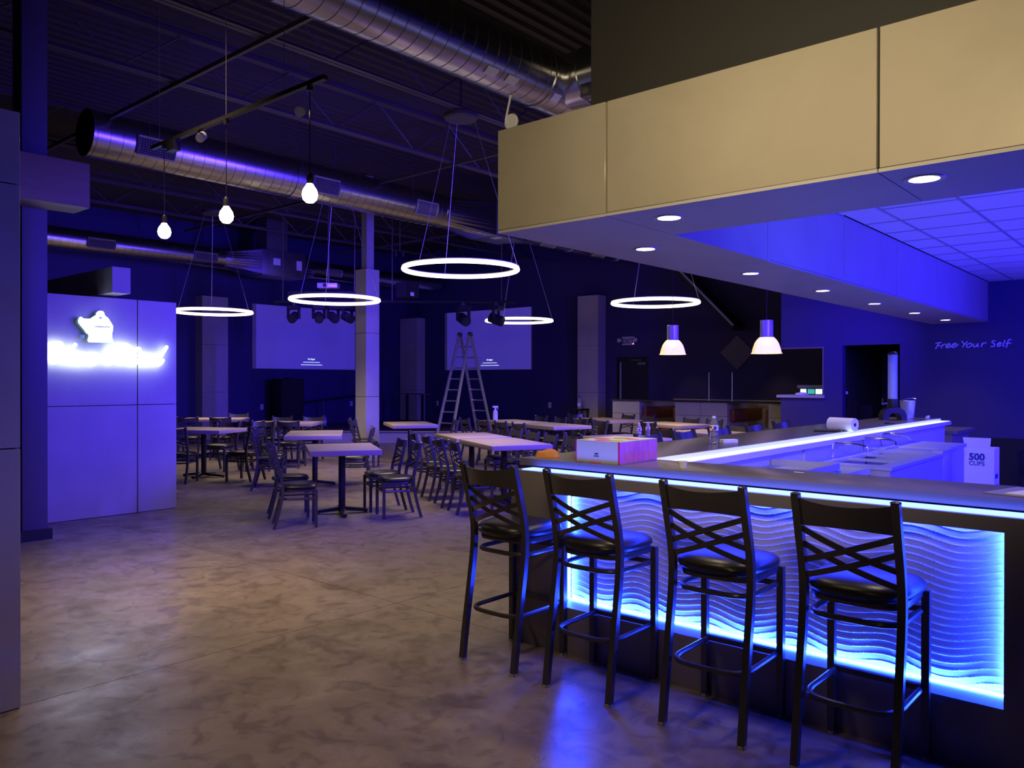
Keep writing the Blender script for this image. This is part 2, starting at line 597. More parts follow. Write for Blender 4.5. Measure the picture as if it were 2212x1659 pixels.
# "Free Your Self"
FREE = [[(-3.117, 2.119), (-3.139, 2.079), (-3.165, 2.026)], [(-3.165, 2.117), (-3.08, 2.127)], [(-3.143, 2.075), (-3.091, 2.082)], [(-3.061, 2.097), (-3.087, 2.038)], [(-3.076, 2.069), (-3.043, 2.097), (-3.021, 2.096)], [(-3.01, 2.063), (-2.962, 2.086), (-2.97, 2.103), (-2.999, 2.096), (-3.017, 2.064), (-3.002, 2.043), (-2.955, 2.058), (-2.937, 2.07)], [(-2.937, 2.07), (-2.879, 2.092), (-2.89, 2.109), (-2.919, 2.097), (-2.94, 2.061), (-2.918, 2.045), (-2.875, 2.064), (-2.846, 2.095)], [(-2.803, 2.138), (-2.767, 2.089)], [(-2.725, 2.132), (-2.767, 2.085), (-2.792, 2.045)], [(-2.696, 2.099), (-2.732, 2.084), (-2.735, 2.052), (-2.71, 2.043), (-2.671, 2.066), (-2.675, 2.098), (-2.696, 2.099)], [(-2.64, 2.097), (-2.646, 2.062), (-2.632, 2.045), (-2.604, 2.064), (-2.583, 2.1)], [(-2.583, 2.1), (-2.59, 2.052), (-2.573, 2.052)], [(-2.527, 2.102), (-2.541, 2.043)], [(-2.538, 2.071), (-2.507, 2.101), (-2.472, 2.1)], [(-2.355, 2.125), (-2.389, 2.13), (-2.4, 2.106), (-2.369, 2.082), (-2.375, 2.05), (-2.42, 2.044)], [(-2.331, 2.069), (-2.287, 2.087), (-2.297, 2.103), (-2.324, 2.088), (-2.334, 2.057), (-2.317, 2.045), (-2.283, 2.064)], [(-2.233, 2.136), (-2.26, 2.059), (-2.239, 2.047)], [(-2.153, 2.138), (-2.186, 2.139), (-2.203, 2.085), (-2.219, 2.023)], [(-2.226, 2.085), (-2.156, 2.091)]]
t = thing('wall_lettering', 'pale script lettering Free Your Self on the wall behind the bar', 'lettering', (-2.66, YW, 2.08))
for wname, rng in (('word', range(0, 7)), ('word', range(7, 14)), ('word', range(14, 19))):
    b = MB()
    for i in rng:
        b.tube([(p[0], YW - 0.004, p[1]) for p in spline(FREE[i], 5)], 0.0085, 8, rz=0.004, up=(0, 1, 0))
    b.build(wname, M_VINYLTXT, t, smooth=True)

# ------------------------------------------------------------------ projection screens
def screen(fn, cx, label, base):
    """fn(a, z, d) maps along-wall, height and distance from the wall to a point"""
    t = thing('projection_screen', label, 'screen', base)
    b = MB()
    w = 1.68

    def pl(a0, a1, z0, z1, d0, d1):
        q = [fn(a, z, d) for d in (d0, d1) for a, z in ((a0, z0), (a1, z0), (a1, z1), (a0, z1))]
        return MB().add(q, [(3, 2, 1, 0), (4, 5, 6, 7), (0, 1, 5, 4), (1, 2, 6, 5), (2, 3, 7, 6), (3, 0, 4, 7)])
    pl(cx - w - 0.11, cx + w, 1.84, 3.61, 0.005, 0.045).build('border', M_CONC, t)
    pl(cx - w, cx + w - 0.01, 1.85, 3.60, 0.045, 0.05).build('screen_surface', M_SCREEN, t)
    x = (fn(1, 0, 0) - fn(0, 0, 0))
    text('message_heading', 'No Signal', 0.062, M_SCRTXT, frame(fn(cx + 0.1, 2.115, 0.052), x, (0, 0, 1)), t, 0.001, 0.002)
    rnd = random.Random(3)
    for zz, wd in ((2.035, 0.55), (1.96, 0.70)):
        b = MB()
        a = cx + 0.1 - wd / 2
        while a < cx + 0.1 + wd / 2:
            l = rnd.uniform(0.03, 0.08)
            q = pl(a, a + l, zz, zz + 0.018, 0.051, 0.053)
            b.add(q.v, q.f)
            a += l + 0.014
        b.build('message_line', M_SCRTXT, t)
    b = MB()
    for zz in (2.09, 2.20):
        q = pl(cx - 0.7, cx + 0.85, zz, zz + 0.004, 0.051, 0.052)
        b.add(q.v, q.f)
    b.build('message_frame', M_CONC, t)


screen(lambda a, z, d: Vector((XL + d, a, z)), 13.58, 'large blue lit projection screen on the left wall, behind the concrete pillar', (XL, 13.58, 1.84))
screen(lambda a, z, d: Vector((a, YB - d, z)), -16.02, 'large blue lit projection screen on the back wall, behind the ladder', (-16.02, YB, 1.84))

# ------------------------------------------------------------------ stage in the corner
st = thing('stage', 'low dark corner stage with a grey clad front', 'stage', (-17, 14.5, 0))
outl = [(-17.2, 10.92), (-13.3, 14.0), (-13.3, 17.04), (-18.7, 17.04), (-19.24, 17.0), (-19.24, 10.92)]
MB().prism(outl, lambda a, b, d: (a, b, d), 0.27).build('platform', M_STAGE, st)
d = Vector((3.9, 3.08, 0)).normalized()
nrm = Vector((d.y, -d.x, 0))
p0 = Vector((-17.2, 10.92, 0))
L = sqrt(3.9 ** 2 + 3.08 ** 2)
for k in range(4):
    a = p0 + d * (L * k / 4 + 0.006) + nrm * 0.012 + Vector((0, 0, 0.13))
    b_ = p0 + d * (L * (k + 1) / 4 - 0.006) + nrm * 0.012 + Vector((0, 0, 0.13))
    MB().obox(a, b_, 0.02, 0.25).build('front_panel', M_CONC, st)
MB().obox(p0 + nrm * 0.02 + Vector((0, 0, 0.285)), p0 + d * L + nrm * 0.02 + Vector((0, 0, 0.285)), 0.06, 0.03).build('nosing', M_ALU, st)
t = thing('stage_railing', 'black handrail rising along the left wall beside the stage', 'railing', (-19.1, 13.8, 0.27))
MB().tube([(-19.15, 12.9, 0.88), (-19.15, 15.4, 1.12)], 0.03, 8).build('handrail', M_BLACK, t)
for y, h in ((13.8, 0.96), (15.2, 1.09)):
    MB().tube([(-19.15, y, 0.27), (-19.15, y, h)], 0.028, 8).build('post', M_BLACK, t)
t = thing('stage_speaker', 'tall black loudspeaker standing on the stage by the left wall', 'speaker', (-18.9, 12.5, 0.27))
box(-19.18, -18.7, 12.13, 12.85, 0.27, 1.57).build('cabinet', M_VOID, t, bevel=0.02)
box(-18.7, -18.685, 12.17, 12.81, 0.31, 1.53).build('grille', M_BLACK, t)
box(-19.0, -18.8, 12.4, 12.5, 1.57, 1.6).build('handle', M_BLACK, t)

# outlets and dispensers on the far walls
for (x, y, z, ax, lb) in ((XL, 12.1, 0.79, 'x', 'pale outlet plate on the left wall beside the stage speaker'), (XL, 15.15, 0.82, 'x', 'pale outlet plate on the left wall, seen beside the concrete pillar'),
                          (-18.17, YB, 0.81, 'y', 'pale outlet plate on the back wall left of the ladder'), (-13.7, YB, 0.85, 'y', 'pale outlet plate on the back wall between the ladder and the booths')):
    t = thing('outlet', lb, 'outlet', (x, y, z), 'wall outlets')
    if ax == 'x':
        box(x, x + 0.008, y - 0.05, y + 0.05, z - 0.075, z + 0.075).build('cover_plate', M_PLATE, t)
        box(x + 0.008, x + 0.012, y - 0.03, y + 0.03, z - 0.05, z + 0.05).build('socket', M_CARD, t)
    else:
        box(x - 0.05, x + 0.05, y - 0.008, y, z - 0.075, z + 0.075).build('cover_plate', M_PLATE, t)
        box(x - 0.03, x + 0.03, y - 0.012, y - 0.008, z - 0.05, z + 0.05).build('socket', M_CARD, t)


def dark_bottle(loc, label):
    t = thing('bottle', label, 'bottle', loc, 'dark bottles with a white label')
    x, y, z = loc
    MB().lathe([(0.0, 0), (0.05, 0), (0.05, 0.2), (0.03, 0.25), (0.018, 0.27), (0.018, 0.3)], 14, loc).build('body', M_AMBER, t, smooth=True)
    MB().lathe([(0.051, 0.06), (0.051, 0.15)], 14, loc, caps=False).build('bottle_label', M_PAPER, t, smooth=True)
    MB().cyl((x, y, z + 0.295), 0.02, 0.03, 12).build('cap', M_BLACK, t)


dark_bottle((-16.35, 13.4, 0.27), 'clear bottle with a white label on the stage, behind the table beside the pillar')
dark_bottle((-18.45, 13.35, 0.27), 'clear bottle with a white label on the stage beside the tall loudspeaker')
dark_bottle((-12.25, 17.2, 0.8), 'clear bottle with a white label in front of the back wall pier')
t = thing('side_stand', 'low dark stand under a bottle by the back wall pier', 'stand', (-12.25, 17.2, 0))
t.location = (-12.3, 16.85, 0)
box(-12.5, -12.1, 16.7, 17.02, 0.76, 0.8).build('top', M_VOID, t)
for sx in (-12.48, -12.14):
    for sy in (16.72, 16.97):
        box(sx, sx + 0.03, sy, sy + 0.03, 0, 0.76).build('leg', M_VOID, t)
bpy.data.objects['bottle.002'].location = (-12.3, 16.86, 0.8)

# high table on the stage
t = thing('stage_table', 'thin dark table standing on the stage left of the ladder', 'table', (-17.2, 15.6, 0.27))
box(-17.75, -16.75, 15.4, 15.8, 1.12, 1.15).build('top', M_GALVD, t)
for sx in (-17.6, -16.95):
    box(sx, sx + 0.06, 15.57, 15.63, 0.27, 1.12).build('leg', M_VOID, t)

# ------------------------------------------------------------------ sign wall, near wall end, steel column, beams
XS = -9.288
t = holder('wall_sign', 'violet lit concrete panel wall carrying the sign', (XS, 3.7, 0))
box(XS - 0.2, XS - 0.02, 2.2, 4.575, 0, 2.44).build('core', M_DKWALL, t)
for (a, b) in ((2.2, 4.125), (4.135, 4.59)):
    for (z0, z1) in ((0.004, 1.238), (1.246, 2.45)):
        box(XS - 0.02, XS, a, b, z0, z1).build('panel', M_CONC, t, bevel=0.002, seg=1)
box(XS - 0.2, XS - 0.02, 4.575, 4.59, 0, 2.45).build('end_panel', M_CONC, t)

t = holder('wall_near_left', 'end of a concrete panel wall at the left edge of the picture', (-4.25, 0, 0))
box(-4.36, -4.18, -1.8, 1.295, 0, 2.76).build('core', M_DKWALL, t)
z = 0.004
for z1 in (1.214, 2.437, 2.775):
    box(-4.18, -4.16, -1.8, 1.31, z, z1 - 0.006).build('panel', M_CONC, t, bevel=0.002, seg=1)
    z = z1
box(-4.36, -4.18, 1.295, 1.31, 0.004, 2.77).build('end_panel', M_CONC, t)

t = thing('steel_column', 'tall square steel column beside the sign wall', 'column', (-8.53, 2.77, 0))
box(-8.66, -8.41, 2.66, 2.885, 0.0, 5.5).build('shaft', M_COLUMN, t, bevel=0.01)
box(-8.69, -8.38, 2.63, 2.915, 0.0, 0.1).build('base', M_BLACK, t)

t = thing('box_beam', 'big square brown beam end in front of the steel column', 'beam', (-8.2, 2.4, 3.2))
box(-8.4, -8.02, 0.6, 3.12, 3.16, 3.58).build('beam', M_BEAM, t, bevel=0.006)
box(-8.4, -8.1, 2.3, 2.52, 2.98, 3.16).build('bracket', M_BEAM, t)
o = box(-11.6, -8.93, 3.70, 3.895, 2.475, 2.755).build('box_beam', M_CONC)
tag(o, 'square beam end jutting out over the top of the sign wall', 'beam')

# the lit sign
KETTLE = [(3.491, 2.213), (3.515, 2.195), (3.542, 2.195), (3.591, 2.198), (3.622, 2.223), (3.65, 2.24), (3.653, 2.264), (3.665, 2.281), (3.693, 2.291), (3.721, 2.285), (3.732, 2.266), (3.736, 2.244), (3.775, 2.213), (3.807, 2.162), (3.825, 2.13), (3.824, 2.088), (3.816, 2.043), (3.816, 1.991), (3.825, 1.973), (3.824, 1.946), (3.689, 1.943), (3.57, 1.944), (3.561, 1.966), (3.573, 2.003), (3.57, 2.028), (3.548, 2.042), (3.522, 2.081), (3.487, 2.123), (3.467, 2.151), (3.466, 2.172), (3.475, 2.202)]
SLOT = [(3.617, 2.106), (3.636, 2.121), (3.793, 2.121), (3.793, 2.108)]
KNOB = [(3.668, 2.21), (3.689, 2.227), (3.716, 2.213), (3.705, 2.205), (3.679, 2.203)]
SIGN = [[[(3.178, 1.905), (3.181, 1.824), (3.175, 1.753), (3.197, 1.714), (3.233, 1.715), (3.266, 1.755), (3.253, 1.819), (3.197, 1.824)], [(3.178, 1.905), (3.246, 1.918), (3.289, 1.916), (3.309, 1.877), (3.286, 1.837), (3.246, 1.818)]], [[(3.433, 1.907), (3.372, 1.815), (3.325, 1.742), (3.319, 1.713), (3.345, 1.706)]], [[(3.436, 1.809), (3.399, 1.743), (3.399, 1.707), (3.433, 1.708), (3.474, 1.752), (3.508, 1.811)], [(3.515, 1.818), (3.474, 1.738), (3.48, 1.705), (3.515, 1.709), (3.563, 1.761)]], [[(3.584, 1.747), (3.64, 1.763), (3.671, 1.793), (3.654, 1.811), (3.612, 1.806), (3.577, 1.762), (3.573, 1.721), (3.612, 1.704), (3.661, 1.727), (3.692, 1.76)]],
        [[(3.803, 1.804), (3.782, 1.826), (3.789, 1.871), (3.832, 1.909), (3.898, 1.923), (3.979, 1.922), (4.02, 1.897), (4.009, 1.847), (3.957, 1.819), (3.905, 1.814)], [(3.957, 1.819), (4.001, 1.794), (4.001, 1.748), (3.949, 1.717), (3.905, 1.708)], [(3.92, 1.89), (3.883, 1.791), (3.839, 1.73), (3.789, 1.707), (3.746, 1.743), (3.774, 1.781)]],
        [[(4.08, 1.811), (4.039, 1.741), (4.043, 1.707), (4.08, 1.719), (4.122, 1.773)]], [[(4.153, 1.828), (4.176, 1.813), (4.145, 1.743), (4.153, 1.709)], [(4.176, 1.813), (4.206, 1.795), (4.168, 1.721), (4.206, 1.713)]],
        [[(4.315, 1.809), (4.268, 1.808), (4.222, 1.76), (4.222, 1.721), (4.261, 1.714), (4.315, 1.762)], [(4.438, 1.914), (4.379, 1.818), (4.323, 1.735), (4.331, 1.704), (4.371, 1.724), (4.394, 1.756)]]]
t = thing('lit_logo', 'glowing white kettle shaped logo above the script sign', 'sign', (XS, 3.66, 1.94))
MB().prism(KETTLE, lambda a, b, d: (XS + 0.068 + d, a, b), 0.007).build('logo_face', M_SIGN, t)
ks = [(3.66 + (a - 3.66) * 1.02, 2.1 + (b - 2.1) * 1.02) for a, b in KETTLE]
MB().prism(ks, lambda a, b, d: (XS + 0.012 + d, a - 0.004, b - 0.003), 0.054).build('logo_back', M_SIGNSIDE, t)
MB().prism(SLOT, lambda a, b, d: (XS + 0.075 + d, a, b), 0.003).build('logo_slot', M_SIGNSLOT, t)
MB().prism(KNOB, lambda a, b, d: (XS + 0.075 + d, a, b), 0.003).build('logo_slot', M_SIGNSLOT, t)
box(XS + 0.001, XS + 0.05, 3.50, 3.54, 1.985, 2.02).build('logo_bracket', M_SIGNSIDE, t)
t = thing('lit_sign', 'glowing white script sign reading Blue Bird', 'sign', (XS, 3.8, 1.7))
for li, strokes in enumerate(SIGN):
    b = MB()
    bb = MB()
    for s_ in strokes:
        p = spline(s_, 5)
        b.tube([(XS + 0.068, q[0], q[1]) for q in p], 0.020, 10, rz=0.005, up=(1, 0, 0))
        bb.tube([(XS + 0.034, q[0] - 0.002, q[1] - 0.002) for q in p], 0.0235, 8, rz=0.03, up=(1, 0, 0))
        for q in (p[0], p[-1]):
            b.lathe([(0.0, -0.004), (0.020, -0.003), (0.020, 0.003), (0.0, 0.005)], 12, (XS + 0.068, q[0], q[1]), 'x')
    if li == 5:
        b.lathe([(0.0, -0.004), (0.032, -0.003), (0.032, 0.003), (0.0, 0.005)], 16, (XS + 0.068, 4.108, 1.874), 'x')
        bb.lathe([(0.0, -0.03), (0.034, -0.03), (0.034, 0.0), (0.0, 0.0)], 16, (XS + 0.062, 4.108, 1.874), 'x')
    lo = b.build('letter', M_SIGN, t, smooth=True)
    bb.build('letter_return', M_SIGNSIDE, lo)

# ------------------------------------------------------------------ concrete pillar
t = thing('concrete_pillar', 'square pillar clad in concrete panels before the stage', 'pillar', (-12.5, 10.07, 0))
z = 0.0
for z1 in (1.212, 2.456, 3.71):
    box(-12.675, -12.345, 9.90, 10.23, z, z1 - 0.007).build('panel', M_CONC, t, bevel=0.002, seg=1)
    z = z1
box(-12.66, -12.36, 9.915, 10.215, 0.0, 3.7).build('core', M_DKWALL, t)
box(-12.59, -12.43, 9.98, 10.16, 3.7, 5.55).build('steel_core', M_LAMPGREY, t)

# ------------------------------------------------------------------ bar canopy (fascia, soffit, tiled ceiling)
ZS, ZF, ZT = 2.43, 3.03, 3.01
XO, YO = -3.22, 3.58
XI, YI = -2.455, 4.30
can = thing('bar_canopy', 'deep plaster canopy hanging over the bar with recessed lights', 'canopy', (-2.0, 5.0, ZS))
fz = ZF
seams = [XO, -2.437, -1.053, 0.35, 1.75]
for i in range(4):
    g0 = 0.0 if i == 0 else 0.006
    box(seams[i] + g0, seams[i + 1] - 0.006, YO, YO + 0.02, ZS + 0.002, fz).build('fascia_panel', M_FASC, can, bevel=0.002, seg=1)
box(XO + 0.021, 1.75, YO + 0.02, YO + 0.035, ZS + 0.01, fz - 0.01).build('fascia_backing', M_VOID, can)
ysm = [YO + 0.02, 5.72, 7.37, 9.0, 10.65, 12.2, YW]
for i in range(6):
    box(XO, XO + 0.02, ysm[i] + 0.003, ysm[i + 1] - 0.003, ZS + 0.002, fz).build('side_panel', M_FASC, can)
    box(XI - 0.02, XI, max(ysm[i], YI - 0.02) + 0.003, ysm[i + 1] - 0.003, ZS + 0.002, ZT - 0.002).build('inner_panel', M_SOFF, can)
box(XI, 1.75, YI - 0.02, YI, ZS + 0.002, ZT - 0.002).build('inner_panel', M_SOFF, can)
sx = [XO, -2.437, -1.053, 0.35, 1.75]
for i in range(1, 4):
    box(sx[i] + 0.003, sx[i + 1] - 0.003, YO, YI, ZS - 0.016, ZS).build('soffit_panel', M_SOFF, can)
sy = [YO, 5.72, 7.37, 9.0, 10.65, 12.2, YW - 0.002]
for i in range(6):
    box(XO, XI - 0.003 if i else -2.440, sy[i] + 0.003, sy[i + 1] - 0.003, ZS - 0.016, ZS).build('soffit_panel', M_SOFF, can)
box(XO + 0.022, 1.75, YO + 0.036, YI - 0.022, ZF - 0.1, ZF - 0.08).build('canopy_deck', M_VOID, can)
box(XO + 0.022, XI - 0.022, YI - 0.022, YW - 0.003, ZF - 0.1, ZF - 0.08).build('canopy_deck', M_VOID, can)

# suspended tile ceiling inside the canopy
tc_ = holder('ceiling_tiles', 'white suspended tile ceiling lit blue above the bar', (-1.0, 8.0, ZT))
gx = [XI + 0.002]
x0 = -2.146 - 0.61
gxs = [XI] + [x for x in (-2.126, -1.516, -0.906, -0.296, 0.314, 0.924, 1.534) if x > XI] + [1.75]
gys = [YI] + [4.877 + 0.61 * k - 0.0 for k in range(0, 15) if YI + 0.05 < 4.877 + 0.61 * k < YW - 0.05] + [YW]
first = None
for i in range(len(gxs) - 1):
    for j in range(len(gys) - 1):
        box(gxs[i] + 0.012, gxs[i + 1] - 0.012, gys[j] + 0.012, gys[j + 1] - 0.012, ZT + 0.004 - (0.012 if (i, j) == (0, 4) else 0), ZT + 0.02).build('tile', M_TILE, tc_)
for x in gxs[1:-1]:
    box(x - 0.012, x + 0.012, YI, YW, ZT - 0.001, ZT + 0.006).build('grid_bar', M_GRID, tc_)
b = MB()
for y in gys[1:-1]:
    for i in range(len(gxs) - 1):
        b.box(gxs[i] + 0.012, gxs[i + 1] - 0.012, y - 0.012, y + 0.012, ZT - 0.001, ZT + 0.006)
b.build('grid_bars', M_GRID, tc_)

# dark wall above the canopy
struct(box(-2.835, 2.0, 4.0, 4.15, ZF - 0.08, 5.56).build('wall_bulkhead', M_DKWALL), 'dark grey wall rising above the bar canopy')

# recessed lights
DL = [(-2.84, 4.64), (-2.83, 6.26), (-2.835, 7.91), (-2.86, 9.62), (-2.855, 11.27), (-2.84, 12.83), (-2.2, 3.835), (-0.931, 3.82)]
dl_lab = ['recessed downlight in the canopy side, nearest the front corner', 'second recessed downlight along the canopy side', 'third recessed downlight along the canopy side',
          'fourth recessed downlight along the canopy side', 'fifth recessed downlight along the canopy side', 'last recessed downlight along the canopy side, by the wall lettering',
          'recessed downlight in the canopy front, over the box on the bar', 'recessed downlight in the canopy front, at the picture edge over the bar']
proto = None
for (x, y), lb in zip(DL, dl_lab):
    z = ZS - 0.016
    if proto is None:
        proto = thing('recessed_light', lb, 'downlight', (0, 0, 0), 'canopy downlights')
        MB().lathe([(0.062, -0.004), (0.084, -0.006), (0.086, 0.0), (0.062, 0.0)], 28, caps=False).build('trim_ring', M_LAMPGREY, proto, smooth=True)
        MB().lathe([(0.0, -0.0045), (0.062, -0.0035)], 28, caps=False).build('lens', M_DOWN, proto)
        proto.location = (x, y, z)
    else:
        dup(proto, (x, y, z), 0, lb)
    spot('downlight', (x, y, z - 0.02), (x, y, 0), 26, (1.0, 0.8, 0.52), 100, 0.8, 0.05)

# small white sensor on top of the canopy corner
t = thing('wireless_antenna', 'white round wireless unit with an upright antenna on the canopy corner', 'antenna', (-3.1, 3.62, ZF))
MB().lathe([(0.0, 0), (0.045, 0.0), (0.05, 0.012), (0.045, 0.026), (0.0, 0.03)], 22, (-3.14, 3.6, ZF + 0.045), 'y').build('puck', M_PLATE, t, smooth=True)
MB().tube([(-3.165, 3.6, ZF + 0.03), (-3.175, 3.6, ZF + 0.06), (-3.135, 3.6, ZF + 0.2)], 0.008, 8, rz=0.005).build('antenna', M_PLATE, t, smooth=True)

# ------------------------------------------------------------------ ducts
def spiral_duct(x, z, R, y0, y1, label, seam, cap=True, pitch=0.16, n=40, extra=None, mt=None):
    t = thing('duct', label, 'duct', (x, (y0 + y1) / 2, z))
    MB().lathe([(R, 0), (R, y1 - y0)], n, (x, y0, z), 'y').build('pipe', mt or M_GALV, t, smooth=True)
    b = MB()
    y = y0 + 0.05
    while y < y1 - 0.05:
        b.lathe([(R, -0.006), (R + 0.005, -0.003), (R + 0.005, 0.003), (R, 0.006)], n, (x, y, z), 'y')
        y += pitch
    o = b.build('spiral_seam', mt or M_GALV, t, smooth=True)
    o['kind'] = 'stuff'
    return t


def duct_grille(t, x, z, R, yc, ln, ang, arc=0.75):
    """curved supply grille on the duct side facing the room; ang is the direction of its middle"""
    b = MB()
    a0, a1 = ang - arc / 2, ang + arc / 2
    n = 8
    r0 = R + 0.012
    back = MB()
    vs = []
    for i in range(n + 1):
        a = a0 + (a1 - a0) * i / n
        for y in (yc - ln / 2, yc + ln / 2):
            vs.append((x + cos(a) * (R + 0.009), y, z + sin(a) * (R + 0.009)))
    back.add(vs, [(2 * i, 2 * i + 1, 2 * i + 3, 2 * i + 2) for i in range(n)])
    g = back.build('grille_back', M_VOID, t)
    fr = MB()
    for y in (yc - ln / 2, yc + ln / 2):
        fr.tube([(x + cos(a0 + (a1 - a0) * i / n) * (r0 + 0.006), y, z + sin(a0 + (a1 - a0) * i / n) * (r0 + 0.006)) for i in range(n + 1)], 0.018, 4)
    for a in (a0, a1):
        fr.tube([(x + cos(a) * (r0 + 0.006), yc - ln / 2, z + sin(a) * (r0 + 0.006)), (x + cos(a) * (r0 + 0.006), yc + ln / 2, z + sin(a) * (r0 + 0.006))], 0.018, 4)
    fr.build('grille_frame', M_GRILL, t)
    sl = MB()
    k = int(ln / 0.032)
    for j in range(1, k):
        y = yc - ln / 2 + ln * j / k
        sl.tube([(x + cos(a0 + (a1 - a0) * i / n) * (r0 + 0.004), y, z + sin(a0 + (a1 - a0) * i / n) * (r0 + 0.004)) for i in range(n + 1)], 0.006, 4)
    for j in (1, 2, 3, 4, 5, 6, 7):
        a = a0 + (a1 - a0) * j / 8
        sl.tube([(x + cos(a) * (r0 + 0.002), yc - ln / 2, z + sin(a) * (r0 + 0.002)), (x + cos(a) * (r0 + 0.002), yc + ln / 2, z + sin(a) * (r0 + 0.002))], 0.004, 4)
    o = sl.build('grille_slats', M_GRILL, t)
    o['kind'] = 'stuff'


def band(t, x, z, R, y, w=0.05, m=None):
    MB().lathe([(R, -w / 2), (R + 0.012, -w / 2), (R + 0.012, w / 2), (R, w / 2)], 40, (x, y, z), 'y').build('collar', m or M_GALV, t, smooth=True)


def duct_label(t, x, z, R, y, w, ang, da):
    vs = []
    for i in range(5):
        a = ang - da / 2 + da * i / 4
        for yy in (y - w / 2, y + w / 2):
            vs.append((x + cos(a) * (R + 0.008), yy, z + sin(a) * (R + 0.008)))
    MB().add(vs, [(2 * i, 2 * i + 1, 2 * i + 3, 2 * i + 2) for i in range(4)]).build('sticker', M_PAPER, t)


# duct 1: big near duct with its branch over the bar
X1, Z1, R1 = -5.41, 4.77, 0.305
t = spiral_duct(X1, Z1, R1, -2.5, 9.0, 'big round galvanised duct at the top, branching over the bar canopy', True)
band(t, X1, Z1, R1, 6.62)
band(t, X1, Z1, R1, 7.42)
MB().lathe([(0.29, 0), (0.29, 3.2)], 36, (X1 + 0.12, 7.02, Z1 + 0.02), 'x').build('branch_pipe', M_GALV, t, smooth=True)
for xx in (0.42, 1.0, 1.6):
    MB().lathe([(0.29, -0.02), (0.302, -0.02), (0.302, 0.02), (0.29, 0.02)], 36, (X1 + xx, 7.02, Z1 + 0.02), 'x').build('collar', M_GALV, t, smooth=True)
box(X1 + 0.55, X1 + 0.72, 6.66, 6.76, Z1 - 0.34, Z1 - 0.2).build('damper_motor', M_GALVD, t, bevel=0.01)
duct_label(t, X1, Z1, R1, 5.72, 0.16, -0.95, 0.3)
duct_label(t, X1, Z1, R1, 6.02, 0.16, -0.95, 0.3)
duct_label(t, X1, Z1, R1, 6.72, 0.12, -0.9, 0.3)

# duct 2: middle duct with grilles, reducer and box
X2, Z2, R2 = -10.96, 4.73, 0.305
t = spiral_duct(X2, Z2, R2, 4.2, 10.55, 'round galvanised duct with side grilles crossing the middle of the hall', True)
MB().lathe([(0.0, 0.0), (R2, 0.0)], 40, (X2, 4.2, Z2), 'y').build('end_cap', M_VOID, t)
for yc in (5.0, 7.75, 9.95):
    duct_grille(t, X2, Z2, R2, yc, 0.5, -0.28)
band(t, X2, Z2, R2, 7.3, 0.16)
band(t, X2, Z2, R2, 10.5, 0.06)
duct_label(t, X2, Z2, R2, 7.32, 0.1, -0.8, 0.22)


def reducer(t, x, z, R, y0, y1, hw, hh, name='reducer'):
    n = 32
    vs = []
    for k in range(n):
        a = 2 * pi * k / n
        vs.append((x + cos(a) * R, y0, z + sin(a) * R))
    for k in range(n):
        a = 2 * pi * k / n
        c, s_ = cos(a), sin(a)
        m_ = max(abs(c), abs(s_))
        vs.append((x + c / m_ * hw, y1, z + s_ / m_ * hh))
    MB().add(vs, [(k, (k + 1) % n, n + (k + 1) % n, n + k) for k in range(n)]).build(name, M_GALV, t)


reducer(t, X2, Z2, R2, 10.55, 11.75, 0.36, 0.33)
box(X2 - 0.36, X2 + 0.36, 11.75, 12.6, Z2 - 0.33, Z2 + 0.33).build('plenum_box', M_GALVD, t, bevel=0.01)
box(X2 + 0.36, X2 + 0.365, 12.05, 12.2, Z2 - 0.12, Z2 + 0.08).build('sticker', M_PAPER, t)
box(X2 + 0.05, X2 + 0.25, 11.9, 12.05, Z2 - 0.336, Z2 - 0.331).build('sticker', M_PAPER, t)
reducer(t, X2, Z2, 0.27, 13.2, 12.6, 0.36, 0.33)
MB().lathe([(0.27, 0), (0.27, 5.0), (0.2, 5.1), (0.0, 5.12)], 36, (X2, 13.2, Z2), 'y').build('pipe', M_GALV, t, smooth=True)
for yc in (13.7, 15.6):
    duct_grille(t, X2, Z2, 0.27, yc, 0.45, -0.9)
for yc in (14.6, 16.5):
    band(t, X2, Z2, 0.27, yc, 0.04)
# hangers
for y in (4.9, 7.3, 9.6):
    MB().tube([(X2 - 0.3, y, Z2), (X2 - 0.3, y, 5.56)], 0.004, 5).build('hanger', M_STEEL, t)
    MB().tube([(X2 + 0.3, y, Z2), (X2 + 0.3, y, 5.56)], 0.004, 5).build('hanger', M_STEEL, t)

# duct 3: along the left wall
X3, Z3, R3 = -17.9, 4.45, 0.24
t = spiral_duct(X3, Z3, R3, 0.5, 9.95, 'smaller round duct running close to the left wall', True)
for yc in (7.1, 9.45):
    duct_grille(t, X3, Z3, R3, yc, 0.55, -0.15)
band(t, X3, Z3, R3, 9.9, 0.06)
reducer(t, X3, Z3, R3, 9.95, 10.85, 0.36, 0.3)
box(X3 - 0.36, X3 + 0.36, 10.85, 12.1, Z3 - 0.32, Z3 + 0.32).build('plenum_box', M_GALVD, t, bevel=0.01)
box(X3 - 0.2, X3 + 0.3, 11.0, 11.6, Z3 + 0.32, Z3 + 1.1).build('riser_box', M_GALVD, t)
box(X3 + 0.36, X3 + 0.366, 11.15, 11.35, Z3 - 0.05, Z3 + 0.12).build('sticker', M_PAPER, t)
box(X3 + 0.36, X3 + 0.366, 11.82, 11.98, Z3 - 0.12, Z3 + 0.12).build('sticker', M_PAPER, t)
reducer(t, X3, Z3, 0.22, 12.5, 12.1, 0.36, 0.3)
MB().lathe([(0.22, 0), (0.22, 4.6), (0.0, 4.62)], 32, (X3, 12.5, Z3), 'y').build('pipe', M_GALV, t, smooth=True)
duct_grille(t, X3, Z3, 0.22, 13.1, 0.5, -0.2)

